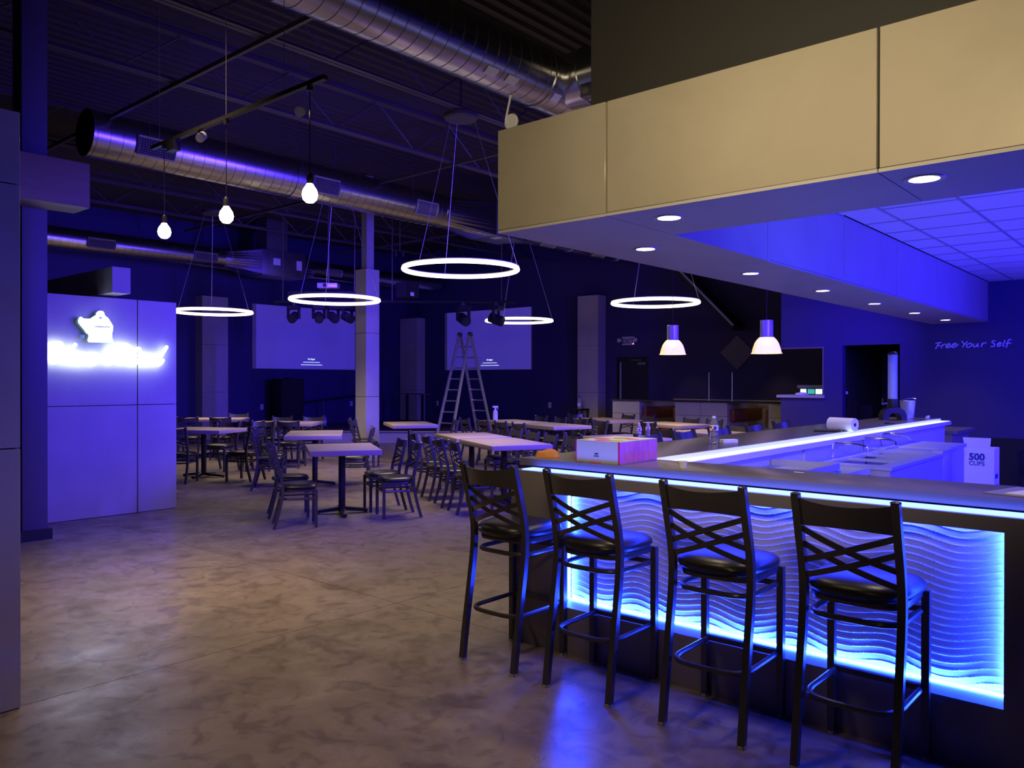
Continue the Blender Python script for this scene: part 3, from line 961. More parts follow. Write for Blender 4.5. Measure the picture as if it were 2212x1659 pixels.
# sloping flat duct on the booth wall
t = thing('sloping_duct', 'flat dark duct sloping down in front of the booth wall', 'duct', (-8.8, 16.5, 3.4))
MB().obox((-9.5, 17.12, 4.19), (-8.03, 17.12, 2.72), 0.54, 0.13, up=(0, 0, 1)).build('casing', M_DKWALL, t)
MB().obox((-9.5, 16.86, 4.25), (-8.03, 16.86, 2.78), 0.05, 0.05, up=(0, 0, 1)).build('edge_angle', M_LAMPGREY, t)

# ------------------------------------------------------------------ ring lamps
ring0 = None


def ring_lamp(loc, label):
    global ring0
    if ring0 is None:
        t = thing('ring_lamp', label, 'pendant lamp', (0, 0, 0), 'glowing ring pendant lamps')
        N = 72
        rp = [(0.735 * cos(2 * pi * k / N), 0.735 * sin(2 * pi * k / N), 0.0) for k in range(N)]
        MB().tube(rp, 0.026, 10, closed=True, rz=0.026).build('diffuser', M_RING, t, smooth=True)
        rp = [(0.735 * cos(2 * pi * k / N), 0.735 * sin(2 * pi * k / N), 0.034) for k in range(N)]
        MB().tube(rp, 0.02, 8, closed=True, rz=0.01).build('housing', M_LAMPGREY, t, smooth=True)
        for k in range(3):
            a = 2 * pi * k / 3 + 2.65
            MB().tube([(0.735 * cos(a), 0.735 * sin(a), 0.04), (0.17 * cos(a), 0.17 * sin(a), 1.93)], 0.0035, 5).build('cable', M_ALU, t)
        MB().lathe([(0.0, 1.92), (0.2, 1.92), (0.22, 1.94), (0.22, 1.985), (0.0, 1.99)], 28).build('canopy', M_STEEL, t, smooth=True)
        MB().tube([(0, 0, 1.98), (0, 0, 2.62)], 0.012, 8).build('stem', M_STEEL, t)
        t.location = loc
        ring0 = t
        return t
    return dup(ring0, loc, 0.25 * random.random(), label)


RINGS = [((-7.24, 7.34, 2.955), 'biggest looking glowing ring lamp, hanging nearest the bar corner'),
         ((-11.05, 8.2, 2.875), 'glowing ring lamp in front of the concrete pillar'),
         ((-14.8, 8.06, 2.87), 'glowing ring lamp partly hidden by the sign wall'),
         ((-11.5, 13.5, 2.85), 'smallest looking glowing ring lamp, above the long row of tables before the back wall screen'),
         ((-7.13, 11.97, 2.86), 'glowing ring lamp hanging above the dome pendants and the exit sign')]
for l, lb in RINGS:
    ring_lamp(l, lb)
    disk('ring_light', (l[0], l[1], l[2] - 0.05), 0.74, 46, (1.0, 0.78, 0.5), 130)

# ------------------------------------------------------------------ track light with globes
TY, TZ = 3.07, 3.455
t = thing('track_light', 'thin black track hung on wires with two spotlights', 'track light', (-5.4, TY, TZ))
box(-6.62, -4.237, TY - 0.017, TY + 0.017, TZ - 0.012, TZ + 0.018).build('track', M_BLACK, t)
box(-6.32, -6.2, TY - 0.03, TY + 0.03, TZ - 0.09, TZ - 0.012).build('feed_box', M_BLACK, t)
for x in (-6.5, -5.45, -4.7):
    MB().tube([(x, TY, TZ + 0.015), (x, TY, 5.56)], 0.0025, 5).build('wire', M_ALU, t)
for x, z, tx in ((-5.834, 3.385, (0.75, -0.6, -0.45)), (-4.521, 3.30, (0.7, -0.55, -0.35))):
    c = Vector((x, TY, z))
    d = Vector(tx).normalized()
    b = MB()
    e = c - d * 0.12
    b.tube([c, c - d * 0.03, e], 0.034, 12)
    h = b.build('spot_head', M_LAMPGREY, t, smooth=True)
    MB().tube([c, c + d * 0.012], 0.033, 14).build('spot_lens', M_BULB, h)
    MB().tube([e, (x - 0.05, TY, TZ)], 0.008, 6).build('spot_arm', M_LAMPGREY, h)
    spot('track_spot', c + d * 0.03, c + d * 3, 18, (1, 0.76, 0.44), 70)
g0 = None
for x, lb in ((-4.405, 'glowing glass globe pendant on the track, nearest the canopy'), (-5.446, 'middle glowing glass globe pendant on the track'), (-6.416, 'glowing glass globe pendant on the track, closest to the sign wall')):
    if g0 is None:
        g0 = thing('globe_pendant', lb, 'pendant lamp', (0, 0, 0), 'glass globe pendants')
        MB().lathe([(0.0, -0.055), (0.025, -0.05), (0.045, -0.03), (0.052, 0.0), (0.045, 0.032), (0.026, 0.06), (0.018, 0.075)], 16).build('globe', M_BULB, g0, smooth=True)
        MB().lathe([(0.02, 0.07), (0.022, 0.12), (0.012, 0.14), (0.0, 0.14)], 12).build('socket', M_BLACK, g0, smooth=True)
        MB().tube([(0, 0, 0.13), (0, 0, TZ - 2.735 - 0.01)], 0.0035, 6).build('cord', M_BLACK, g0)
        MB().cyl((0, 0, TZ - 2.735 - 0.045), 0.02, 0.035, 12).build('track_adapter', M_BLACK, g0)
        g0.location = (x, TY, 2.735)
    else:
        dup(g0, (x, TY, 2.735), 0, lb)
    spot('globe', (x, TY, 2.66), (x, TY, 0), 22, (1, 0.74, 0.4), 120, 0.8, 0.05)

# ------------------------------------------------------------------ dome pendants over the bar leg
d0 = None
for (x, y, z), lb in (((-6.405, 11.29, 1.945), 'frosted dome pendant with a violet lit canister, next to the exit sign'), ((-4.628, 10.76, 1.91), 'frosted dome pendant with a grey canister, near the pass-through wall')):
    if d0 is None:
        d0 = thing('dome_pendant', lb, 'pendant lamp', (0, 0, 0), 'dome pendant lamps')
        pr = [(0.21, 0.0), (0.212, 0.008), (0.2, 0.012), (0.19, 0.06), (0.178, 0.1), (0.16, 0.15), (0.135, 0.19), (0.105, 0.222), (0.098, 0.228)]
        pi_ = [(r_ - 0.005, z_) for r_, z_ in pr[::-1]]
        MB().lathe(pr + pi_ + [pr[0]], 32).build('shade', M_ACRYL, d0, smooth=True)
        MB().lathe([(0.1, 0.225), (0.092, 0.235), (0.09, 0.24), (0.09, 0.46), (0.085, 0.466), (0.0, 0.47)], 28).build('canister', M_LAMPGREY, d0, smooth=True)
        MB().lathe([(0.0, 0.12), (0.04, 0.13), (0.05, 0.17), (0.03, 0.22), (0.0, 0.225)], 16).build('bulb', M_BULB, d0, smooth=True)
        MB().tube([(0, 0, 0.468), (0, 0, 3.55)], 0.004, 6).build('cord', M_BLACK, d0)
        d0.location = (x, y, z)
    else:
        dup(d0, (x, y, z), 0, lb)
    spot('dome_light', (x, y, z + 0.08), (x, y, 0), 40, (1, 0.76, 0.44), 130, 0.6, 0.06)

# ------------------------------------------------------------------ bar
bar = thing('bar_counter', 'L shaped bar with a blue lit wave panel front', 'bar', (-2.0, 3.7, 0))
YF = 3.57
box(-3.10, 1.6, YF, YF + 0.185, 0.0, 0.262).build('plinth', M_BAR, bar)
box(-3.10, 1.6, YF, YF + 0.185, 0.945, 1.004).build('top_rail', M_BAR, bar)
box(-3.10, -2.785, YF, YF + 0.185, 0.262, 0.945).build('stile', M_BAR, bar)
box(-0.583, 1.6, YF, YF + 0.185, 0.262, 0.945).build('stile', M_BAR, bar)
box(-3.10, 1.6, YF + 0.2, 4.1, 0.0, 1.004).build('core', M_BAR, bar)
box(-3.10, -2.48, 4.1, 11.1, 0.0, 1.012).build('side_body', M_BAR, bar)
box(-2.48, -2.46, 4.12, 11.1, 0.05, 1.0).build('back_board', M_FRP, bar)
box(-2.46, 1.6, 4.1, 4.12, 0.05, 1.0).build('back_board', M_FRP, bar)
# wave panel
nx, nz = 150, 400
wx0, wx1, wz0, wz1, wy = -2.784, -0.584, 0.263, 0.944, YF + 0.172
vs = []
for j in range(nz + 1):
    z = wz0 + (wz1 - wz0) * j / nz
    for i in range(nx + 1):
        x = wx0 + (wx1 - wx0) * i / nx
        ph = z / 0.031 + 0.62 * sin(2 * pi * x / 0.43 + 0.6 + 0.6 * sin(5 * z)) + 0.3 * sin(2 * pi * x / 0.95 + 1.3)
        fr_ = ph - math.floor(ph)
        dd = min(fr_, 1 - fr_)
        vs.append((x, wy - 0.0055 * math.exp(-(dd / 0.085) ** 2) - 0.0022 * (1 - fr_), z))
fs = []
for j in range(nz):
    for i in range(nx):
        a = j * (nx + 1) + i
        fs.append((a, a + 1, a + nx + 2, a + nx + 1))
MB().add(vs, fs).build('wave_panel', M_WAVE, bar, smooth=True)
# LED tapes in the recess and on the ledge
tape = MB().box(-2.78, -0.585, wy - 0.03, wy - 0.018, 0.263, 0.269)
tape.build('led_tape', M_LED2, bar)
MB().box(-2.784, -2.779, wy - 0.03, wy - 0.018, 0.27, 0.94).build('led_tape', M_LED2, bar)
MB().box(-0.588, -0.583, wy - 0.03, wy - 0.018, 0.27, 0.94).build('led_tape', M_LED2, bar)
MB().box(-2.78, -0.585, wy - 0.03, wy - 0.018, 0.938, 0.944).build('led_tape', M_LED3, bar)
box(-3.04, 1.6, YF + 0.028, YF + 0.132, 1.0045, 1.0105).build('led_tape', M_LED, bar)  # tape and brightly lit ledge top merged into one wide glowing strip
box(-3.118, -3.103, 3.8, 11.0, 0.985, 1.0).build('led_tape', M_LED, bar)
# inner drip rail, brightened by a glowing sheet added along its top
box(-2.515, -2.395, 4.20, 11.15, 0.985, 1.03).build('drip_rail', M_WHITE, bar, bevel=0.004, seg=1)
box(-2.512, -2.41, 4.21, 11.13, 1.0305, 1.033).build('rail_glow_sheet', M_RAIL, bar)

ct = MB()
o_ = [(-3.16, 3.715), (1.6, 3.715), (1.6, 4.175), (-2.53, 4.175), (-2.53, 11.15), (-3.16, 11.15)]
ct.prism(o_, lambda a, b, d: (a, b, 1.016 + d), 0.044)
cto = ct.build('countertop', M_COUNTER, None, bevel=0.003)
tag(cto, 'grey stone top of the L shaped bar', 'countertop')
o = box(-2.53, -2.515, 4.18, 11.15, 1.031, 1.059).build('counter_edge_strip', M_WHITE, cto)

# ------------------------------------------------------------------ underbar equipment
t = thing('bar_sink', 'stainless three bowl bar sink with taps behind the bar', 'sink', (-2.05, 7.25, 0))
MB().box(-1.83, -1.80, 6.45, 8.05, 0.50, 0.86).build('apron', M_STAINLESS, t)
for y_ in (6.45, 8.02):
    box(-2.45, -1.83, y_, y_ + 0.03, 0.50, 0.86).build('end_panel', M_STAINLESS, t)
rim = MB().box(-1.90, -1.785, 6.43, 8.07, 0.85, 0.875).box(-2.45, -2.30, 6.43, 8.07, 0.85, 0.875)
yy = [6.43, 6.62, 7.05, 7.11, 7.54, 7.60, 8.03, 8.07]
for a in range(0, 8, 2):
    rim.box(-2.30, -1.90, yy[a], yy[a + 1], 0.85, 0.87)
rim.build('rim', M_STAINLESS, t)
for a in (1, 3, 5):
    MB().box(-2.30, -1.90, yy[a], yy[a + 1], 0.62, 0.63).build('bowl_floor', M_STAINLESS, t)
box(-2.458, -2.44, 6.43, 8.07, 0.86, 0.98).build('backsplash', M_STAINLESS, t)
for sx in (-2.4, -1.88):
    for sy in (6.5, 7.98):
        MB().tube([(sx, sy, 0), (sx, sy, 0.5)], 0.02, 8).build('leg', M_STAINLESS, t)
for y in (6.95, 7.75):
    f = MB().tube(spline([(-2.4, y, 0.88), (-2.4, y, 0.985), (-2.35, y, 1.0), (-2.2, y, 1.0), (-2.13, y, 0.985), (-2.12, y, 0.95)], 4), 0.01, 8).build('faucet', M_CHROME, t, smooth=True)
    for s_ in (-0.06, 0.06):
        MB().tube([(-2.4, y + s_, 0.88), (-2.385, y + s_, 0.93)], 0.012, 8).build('tap_handle', M_BLUETAPE, f)
t = thing('bar_sink', 'small stainless dump sink beside the three bowl sink', 'sink', (-2.1, 8.3, 0))
box(-2.45, -1.82, 8.10, 8.50, 0.45, 0.87).build('cabinet', M_STAINLESS, t, bevel=0.006)
MB().box(-1.9, -1.81, 8.09, 8.51, 0.87, 0.89).box(-2.45, -2.3, 8.09, 8.51, 0.87, 0.89).build('rim', M_STAINLESS, t)
MB().tube(spline([(-2.4, 8.3, 0.88), (-2.4, 8.3, 1.0), (-2.2, 8.3, 1.01), (-2.13, 8.3, 0.97)], 4), 0.01, 8).build('faucet', M_CHROME, t, smooth=True)
t = thing('ice_chest', 'stainless ice chest standing before the cup carton', 'ice chest', (-2.1, 9.1, 0))
box(-2.45, -1.93, 8.58, 9.55, 0.30, 0.83).build('cabinet', M_STAINLESS, t, bevel=0.006)
box(-2.45, -1.91, 8.56, 9.57, 0.83, 0.87).build('lid', M_STAINLESS, t, bevel=0.005)
for sx in (-2.38, -2.0):
    for sy in (8.68, 9.45):
        MB().tube([(sx, sy, 0), (sx, sy, 0.3)], 0.02, 8).build('leg', M_STAINLESS, t)
t = thing('ice_bin', 'stainless ice bin with a raised rim close behind the bar corner', 'ice bin', (-2.2, 5.4, 0))
box(-2.45, -1.98, 4.75, 5.80, 0.35, 0.90).build('cabinet', M_STAINLESS, t, bevel=0.006)
b = MB().box(-2.45, -1.96, 4.73, 4.76, 0.90, 0.945).box(-2.45, -1.96, 5.79, 5.82, 0.90, 0.945).box(-1.98, -1.96, 4.76, 5.79, 0.90, 0.945)
b.build('rim', M_STAINLESS, t)
box(-2.2, -2.1, 5.0, 5.03, 0.9, 0.93).build('lid_handle', M_BLACK, t)
for sx in (-2.4, -2.03):
    for sy in (4.8, 5.75):
        MB().tube([(sx, sy, 0), (sx, sy, 0.35)], 0.02, 8).build('leg', M_STAINLESS, t)
t = thing('drainboard', 'low stainless drainboard between the ice bin and the sink', 'drainboard', (-2.1, 6.1, 0))
box(-2.45, -1.92, 5.86, 6.38, 0.82, 0.845).build('board', M_STAINLESS, t)
MB().box(-1.935, -1.92, 5.86, 6.38, 0.845, 0.87).box(-2.45, -1.94, 6.365, 6.38, 0.845, 0.87).build('rim', M_STAINLESS, t)
for sx in (-2.4, -1.97):
    MB().tube([(sx, 6.1, 0), (sx, 6.1, 0.82)], 0.02, 8).build('leg', M_STAINLESS, t)
box(-2.12, -2.03, 5.98, 6.05, 0.845, 0.87).build('drain_stopper', M_BLUETAPE, t)

# lower counter at the end of the bar
t = thing('end_counter', 'grey return counter at the far end of the bar', 'counter', (-2.6, 12.0, 0))
box(-3.0, -2.35, 11.25, 12.3, 0.86, 0.9).build('top', M_COUNTER, t)
box(-2.95, -2.42, 11.3, 12.25, 0, 0.86).build('cabinet', M_BAR, t)
t = thing('bottle', 'small green bottle on the return counter under the bar end', 'bottle', (-2.75, 11.45, 0.9))
MB().lathe([(0, 0), (0.035, 0), (0.035, 0.09), (0.014, 0.13), (0.014, 0.16), (0, 0.16)], 12, (-2.72, 11.42, 0.9)).build('body', M_POSG, t, smooth=True)  # bottle is given a faint glow of its own by this material
MB().cyl((-2.72, 11.42, 1.06), 0.016, 0.02, 10).build('cap', M_PAPER, t)

# carton of cups
t = thing('cup_carton', 'tall white carton printed 500 cups standing behind the bar', 'carton', (-1.9, 10.4, 0))
cx0, cx1, cy0, cy1 = -2.065, -1.765, 10.2, 10.5
box(cx0, cx1, cy0, cy1, 0.0, 0.78).build('carton_body', M_PAPER, t, bevel=0.003, seg=1)
MB().add([(cx0 + 0.01, cy0, 0.78), (cx1 - 0.04, cy0, 0.78), (cx1 - 0.03, cy0 - 0.01, 0.895), (cx0 - 0.01, cy0 - 0.01, 0.895), (cx0 + 0.01, cy0 + 0.004, 0.78), (cx1 - 0.04, cy0 + 0.004, 0.78), (cx1 - 0.03, cy0 - 0.006, 0.895), (cx0 - 0.01, cy0 - 0.006, 0.895)],
         [(0, 1, 2, 3), (7, 6, 5, 4), (0, 4, 5, 1), (1, 5, 6, 2), (2, 6, 7, 3), (3, 7, 4, 0)]).build('flap', M_PAPER, t)
text('print', '500', 0.105, M_NAVYINK, frame((cx0 + 0.13, cy0 - 0.003, 0.645), (1, 0, 0), (0, 0, 1)), t, 0.001, 0.004)
text('print', 'CUPS', 0.066, M_NAVYINK, frame((cx0 + 0.13, cy0 - 0.003, 0.585), (1, 0, 0), (0, 0, 1)), t, 0.001, 0.001)
b = MB()
for z in (0.2, 0.32, 0.44):
    b.box(cx1 + 0.001, cx1 + 0.003, cy0 + 0.06, cy0 + 0.2, z, z + 0.05)
b.build('print', M_NAVYINK, t)

# black bin with liner
t = thing('rubbish_bin', 'black bin with a shiny liner beside the cup carton', 'bin', (-1.45, 11.2, 0))
MB().lathe([(0, 0), (0.2, 0), (0.24, 0.62), (0.25, 0.66)], 18, (-1.42, 11.2, 0)).build('bin_body', M_BLACK, t, smooth=True)
b = MB()
pr = []
N = 28
for j, (r_, z_) in enumerate(((0.262, 0.42), (0.266, 0.5), (0.272, 0.6), (0.275, 0.67), (0.24, 0.71), (0.18, 0.68), (0.1, 0.66), (0.0, 0.655))):
    for k in range(N):
        rr = r_ * (1 + 0.05 * random.uniform(-1, 1)) if r_ else 0
        pr.append((-1.42 + rr * cos(2 * pi * k / N), 11.2 + rr * sin(2 * pi * k / N), z_ + random.uniform(-0.02, 0.02)))
b.add(pr, [(j * N + k, j * N + (k + 1) % N, (j + 1) * N + (k + 1) % N, (j + 1) * N + k) for j in range(7) for k in range(N)])
b.build('liner', M_BAG, t, smooth=True)

# ------------------------------------------------------------------ things on the bar
ZC = 1.06
t = thing('food_box', 'white carton with a magenta end and colourful lid on the bar', 'box', (-2.6, 3.95, ZC))
bx0, bx1, by0, by1, bz = -2.755, -2.46, 3.745, 4.15, ZC + 0.128
box(bx0, bx1, by0, by1, ZC, bz - 0.003).build('carton_body', M_CARD, t, bevel=0.002, seg=1)
MB().box(bx1 + 0.0005, bx1 + 0.002, by0 + 0.005, by1, ZC + 0.004, bz - 0.006).build('end_print', M_MAG, t)
MB().box(bx0, bx1, by0, by1, bz - 0.0025, bz).build('lid', M_CREAM, t)
MB().box(bx1 - 0.005, bx1 + 0.0025, by0 - 0.002, by0 + 0.004, ZC + 0.002, bz).box(bx0 - 0.002, bx0 + 0.004, by0 - 0.002, by0 + 0.004, ZC + 0.002, bz).build('red_edge', M_RED, t)
for (x, y, r_, m_) in ((-2.6, 3.79, 0.05, M_PINK), (-2.68, 3.9, 0.05, M_PINK), (-2.51, 3.8, 0.04, M_LIME), (-2.72, 3.78, 0.03, M_LIME), (-2.6, 4.0, 0.06, M_LIME), (-2.52, 3.98, 0.04, M_PINK)):
    MB().lathe([(r_, 0.0), (r_ * 0.9, 0.0015), (0, 0.002)], 14, (x, max(y, by0 + r_), bz)).build('lid_print', m_, t, smooth=True)
b = MB()
rnd = random.Random(5)
for k in range(7):
    y = by0 + 0.05 + 0.05 * k
    b.add([(bx1 + 0.0025, y, ZC + 0.01), (bx1 + 0.0025, y + 0.025 + 0.02 * rnd.random(), ZC + 0.01), (bx1 + 0.0025, y + 0.03, ZC + 0.06 + 0.01 * rnd.random()), (bx1 + 0.0025, y + 0.012, ZC + 0.06)], [(0, 1, 2, 3)])
b.build('end_print', M_PINK, t)
b = MB().box(-2.625, -2.6, by0 - 0.001, by0, ZC + 0.05, ZC + 0.058).box(-2.63, -2.595, by0 - 0.001, by0, ZC + 0.038, ZC + 0.044)
b.build('front_print', M_INK, t)
MB().box(-2.66, -2.58, by0 - 0.001, by0 + 0.0, ZC + 0.001, ZC + 0.008).box(-2.735, -2.71, by0 - 0.001, by0, ZC + 0.001, ZC + 0.007).build('tab', M_PINK, t)

# orange rag
b = MB()
NX, NY = 18, 12
vs = []
for j in range(NY + 1):
    for i in range(NX + 1):
        u, v = i / NX * 2 - 1, j / NY * 2 - 1
        r2 = min(1.0, abs(u) ** 3 + abs(v) ** 3)
        h = 0.05 * (1 - r2) ** 0.4 * (0.86 + 0.07 * sin(4 * u + 2 * v) + 0.05 * sin(6 * v - 3 * u) + 0.12 * u)
        k = 1 - 0.18 * max(0, abs(u) + abs(v) - 1)
        vs.append((u * 0.075 * k, v * 0.045 * k, max(0.001, h)))
fs = [(j * (NX + 1) + i, j * (NX + 1) + i + 1, (j + 1) * (NX + 1) + i + 1, (j + 1) * (NX + 1) + i) for j in range(NY) for i in range(NX)]
b.add(vs, fs)
nb = len(b.v)
b.add([(v[0], v[1], 0.0) for v in vs], [f[::-1] for f in fs])
ed = [i for i in range(NX + 1)] + [(j * (NX + 1) + NX) for j in range(1, NY + 1)] + [NY * (NX + 1) + i for i in range(NX - 1, -1, -1)] + [j * (NX + 1) for j in range(NY - 1, 0, -1)]
for q in range(len(ed)):
    p, r_ = ed[q], ed[(q + 1) % len(ed)]
    b.f.append((p, r_, r_ + len(vs), p + len(vs)))
o = b.build('cleaning_cloth', M_RAG, None, smooth=True)
o.location = (-3.06, 3.86, ZC)
o.rotation_euler = (0, 0, radians(35))
tag(o, 'folded orange cloth lying on the corner of the bar', 'cloth')

t = thing('sauce_cup', 'small white paper cup of sauce on the near bar top', 'cup', (-2.122, 3.85, ZC))
MB().lathe([(0.0, 0.0), (0.019, 0.0), (0.024, 0.03), (0.028, 0.032), (0.028, 0.035), (0.0, 0.035)], 18, (-2.122, 3.85, ZC)).build('cup', M_PAPER, t, smooth=True)
MB().lathe([(0.028, 0.035), (0.029, 0.038), (0.0, 0.039)], 18, (-2.122, 3.85, ZC)).build('lid', M_WHITE, t, smooth=True)


def water_bottle(loc, label, h=0.205, r=0.033):
    t = thing('water_bottle', label, 'bottle', loc, None)
    k = h / 0.205
    p = [(0, 0.003), (r * 0.8, 0.0), (r, 0.008), (r, 0.03), (r * 0.93, 0.036), (r, 0.045), (r, 0.07), (r * 0.93, 0.078), (r * 0.9, 0.09), (r, 0.105), (r, 0.135), (r * 0.93, 0.152), (r * 0.6, 0.178), (0.0125, 0.19), (0.0125, 0.195)]
    MB().lathe([(a, z * k) for a, z in p], 20, loc).build('bottle_body', M_PLASTIC, t, smooth=True)
    MB().lathe([(r + 0.0006, 0.098 * k), (r + 0.0006, 0.137 * k)], 20, loc, caps=False).build('bottle_label', M_PAPER, t, smooth=True)
    b = MB()
    x, y, z = loc
    for (a0, a1, z0, z1, m_) in ((-2.3, -1.5, 0.115, 0.13, M_RED), (-1.2, -0.5, 0.103, 0.13, M_NAVYINK), (-1.5, -1.0, 0.1, 0.112, M_RED)):
        q = MB()
        vs = []
        for i in range(5):
            a = a0 + (a1 - a0) * i / 4
            for zz in (z0, z1):
                vs.append((x + cos(a) * (r + 0.0014), y + sin(a) * (r + 0.0014), z + zz * k))
        q.add(vs, [(2 * i, 2 * i + 2, 2 * i + 3, 2 * i + 1) for i in range(4)]).build('label_print', m_, t)
    MB().lathe([(0.0145, 0.19 * k), (0.0145, 0.205 * k), (0.0, 0.206 * k)], 16, loc).build('cap', M_WHITE, t, smooth=True)
    return t


water_bottle((-2.778, 5.512, ZC), 'half full water bottle with a coloured label standing on the side of the bar')
t = thing('card_box', 'small white slim box lying behind the water bottle on the bar', 'box', (-2.74, 5.66, ZC))
MB().obox((-2.77, 5.62, ZC + 0.013), (-2.70, 5.72, ZC + 0.013), 0.06, 0.025).build('carton', M_PAPER, t)
MB().obox((-2.722, 5.652, ZC + 0.013), (-2.70, 5.685, ZC + 0.013), 0.026, 0.012).build('sticker', M_CREAM, t)
# paper towel roll
t = thing('paper_towel_roll', 'roll of white paper towel lying on the inner edge of the bar', 'paper towel', (-2.55, 7.68, ZC))
a = Vector((-2.70, 7.75, ZC + 0.062))
d_ = Vector((0.9, -0.24, 0)).normalized()
e = a + d_ * 0.255
MB().tube([a, e], 0.062, 28).build('roll', M_PAPER, t, smooth=True)
MB().tube([e - d_ * 0.001, e + d_ * 0.001], 0.02, 16).build('core', M_CARD, t)
MB().tube([e + d_ * 0.001, e + d_ * 0.002], 0.0165, 16).build('core_hole', M_VOID, t)
o = MB().tube([(-2.735, 7.42, ZC + 0.012), (-2.6, 7.44, ZC + 0.013), (-2.5, 7.46, ZC + 0.012)], 0.014, 8, rz=0.011).build('remote_handle', M_BLACK, None, smooth=True)
tag(o, 'dark slim tool lying in front of the paper towel roll', 'tool')
o = MB().lathe([(0.0, 0.0), (0.055, 0.0), (0.058, 0.006), (0.03, 0.018), (0, 0.02)], 18, (-2.62, 9.35, ZC)).build('drain_lid', M_BLACK, None, smooth=True)
tag(o, 'small dark round lid lying on the bar before the beer tower', 'lid')
# beer tower
t = thing('beer_tower', 'tall clear drink tower on a black arched base at the bar end', 'drink tower', (-2.85, 10.3, ZC))
bx, by = -2.85, 10.3
MB().lathe([(0.055, 0.25), (0.055, 0.79)], 24, (bx, by, ZC), caps=False).build('tube', M_AMBER, t, smooth=True)
MB().lathe([(0.03, 0.25), (0.03, 0.78)], 16, (bx, by, ZC)).build('blue_core', M_BLUETAPE, t, smooth=True)  # blue light on the tower is put into this core's colour
MB().lathe([(0.058, 0.14), (0.062, 0.15), (0.062, 0.25), (0.056, 0.255)], 24, (bx, by, ZC)).build('collar', M_BLACK, t, smooth=True)
MB().lathe([(0.06, 0.785), (0.06, 0.8), (0.03, 0.825), (0.0, 0.83)], 24, (bx, by, ZC)).build('cap', M_BLACK, t, smooth=True)
arch = [(-0.135, 0.0), (-0.135, 0.06), (-0.11, 0.115), (-0.06, 0.145), (0.0, 0.152), (0.06, 0.145), (0.11, 0.115), (0.135, 0.06), (0.135, 0.0), (0.075, 0.0), (0.07, 0.05), (0.04, 0.08), (0.0, 0.088), (-0.04, 0.08), (-0.07, 0.05), (-0.075, 0.0)]
MB().prism(arch, lambda a, b, d: (bx + a * 0.83 - (d - 0.09) * 0.55, by + a * 0.55 + (d - 0.09) * 0.83, ZC + b), 0.18).build('base', M_BLACK, t)
MB().tube([(bx - 0.05, by - 0.03, ZC + 0.2), (bx - 0.11, by - 0.06, ZC + 0.19)], 0.012, 8).build('tap', M_CHROME, t)
MB().tube([(bx - 0.1, by - 0.055, ZC + 0.19), (bx - 0.1, by - 0.055, ZC + 0.26)], 0.01, 8).build('tap_handle', M_BLACK, t)
t = thing('steel_pitcher', 'steel pitcher with a wire handle behind the drink tower', 'pitcher', (-2.83, 10.72, ZC))
MB().lathe([(0, 0), (0.07, 0), (0.09, 0.22), (0.093, 0.225), (0.086, 0.222), (0.066, 0.01), (0, 0.01)], 22, (-2.80, 10.75, ZC)).build('pitcher_body', M_STAINLESS, t, smooth=True)
MB().tube(spline([(-2.87, 10.69, ZC + 0.222), (-2.80, 10.72, ZC + 0.25), (-2.72, 10.79, ZC + 0.255), (-2.74, 10.82, ZC + 0.228)], 5), 0.006, 6).build('handle', M_CHROME, t, smooth=True)
o = MB().obox((-2.74, 10.70, ZC + 0.006), (-2.58, 10.5, ZC + 0.006), 0.03, 0.01).build('bar_knife', M_CHROME)
tag(o, 'flat steel blade lying on the bar beside the steel pitcher', 'knife')
o = box(-2.64, -2.6, 10.93, 10.98, ZC, ZC + 0.03).build('napkin_cube', M_PAPER, bevel=0.004)
tag(o, 'tiny white block at the very end of the bar top', 'block')
# papers at the right edge
t = thing('paper_stack', 'white papers lying on the bar at the right picture edge', 'papers', (-0.5, 3.9, ZC))
MB().obox((-0.60, 3.80, ZC + 0.002), (-0.52, 4.10, ZC + 0.002), 0.22, 0.003).build('sheet', M_LAMPGREY, t)
MB().obox((-0.53, 3.80, ZC + 0.006), (-0.44, 4.10, ZC + 0.006), 0.20, 0.004).build('sheet', M_PAPER, t)
o = MB().box(-1.60, -1.55, 4.06, 4.075, ZC, ZC + 0.001).build('paper_strip', M_PAPER)
tag(o, 'thin white strip of paper on the near bar top', 'paper')

# ------------------------------------------------------------------ stools and chairs
def seat_mesh(z0, th=0.07):
    NA = 36
    prof = [(0.90, 0.0), (0.99, 0.012), (1.02, 0.028), (1.0, 0.042), (0.93, 0.056), (0.78, 0.067), (0.52, 0.074), (0.25, 0.0765)]
    vs = []
    for sc_, z in prof:
        for k in range(NA):
            a = 2 * pi * k / NA
            c, s_ = cos(a), sin(a)
            e = 0.5 if s_ > 0 else 0.75
            xx = 0.208 * (1 if c > 0 else -1) * abs(c) ** e
            yy_ = 0.2 * (1 if s_ > 0 else -1) * abs(s_) ** e
            xx *= 1 + 0.12 * (yy_ / 0.2 - 0.6) * 0.55
            vs.append((xx * sc_, yy_ * sc_ + 0.022, z0 + z * th / 0.0765))
    n = len(prof)
    fs = [tuple(range(NA))[::-1]]
    for j in range(n - 1):
        for k in range(NA):
            k2 = (k + 1) % NA
            fs.append((j * NA + k, j * NA + k2, (j + 1) * NA + k2, (j + 1) * NA + k))
    vs.append((0, 0.022, z0 + th * 1.003))
    for k in range(NA):
        fs.append(((n - 1) * NA + k, (n - 1) * NA + (k + 1) % NA, len(vs) - 1))
    return MB().add(vs, fs)


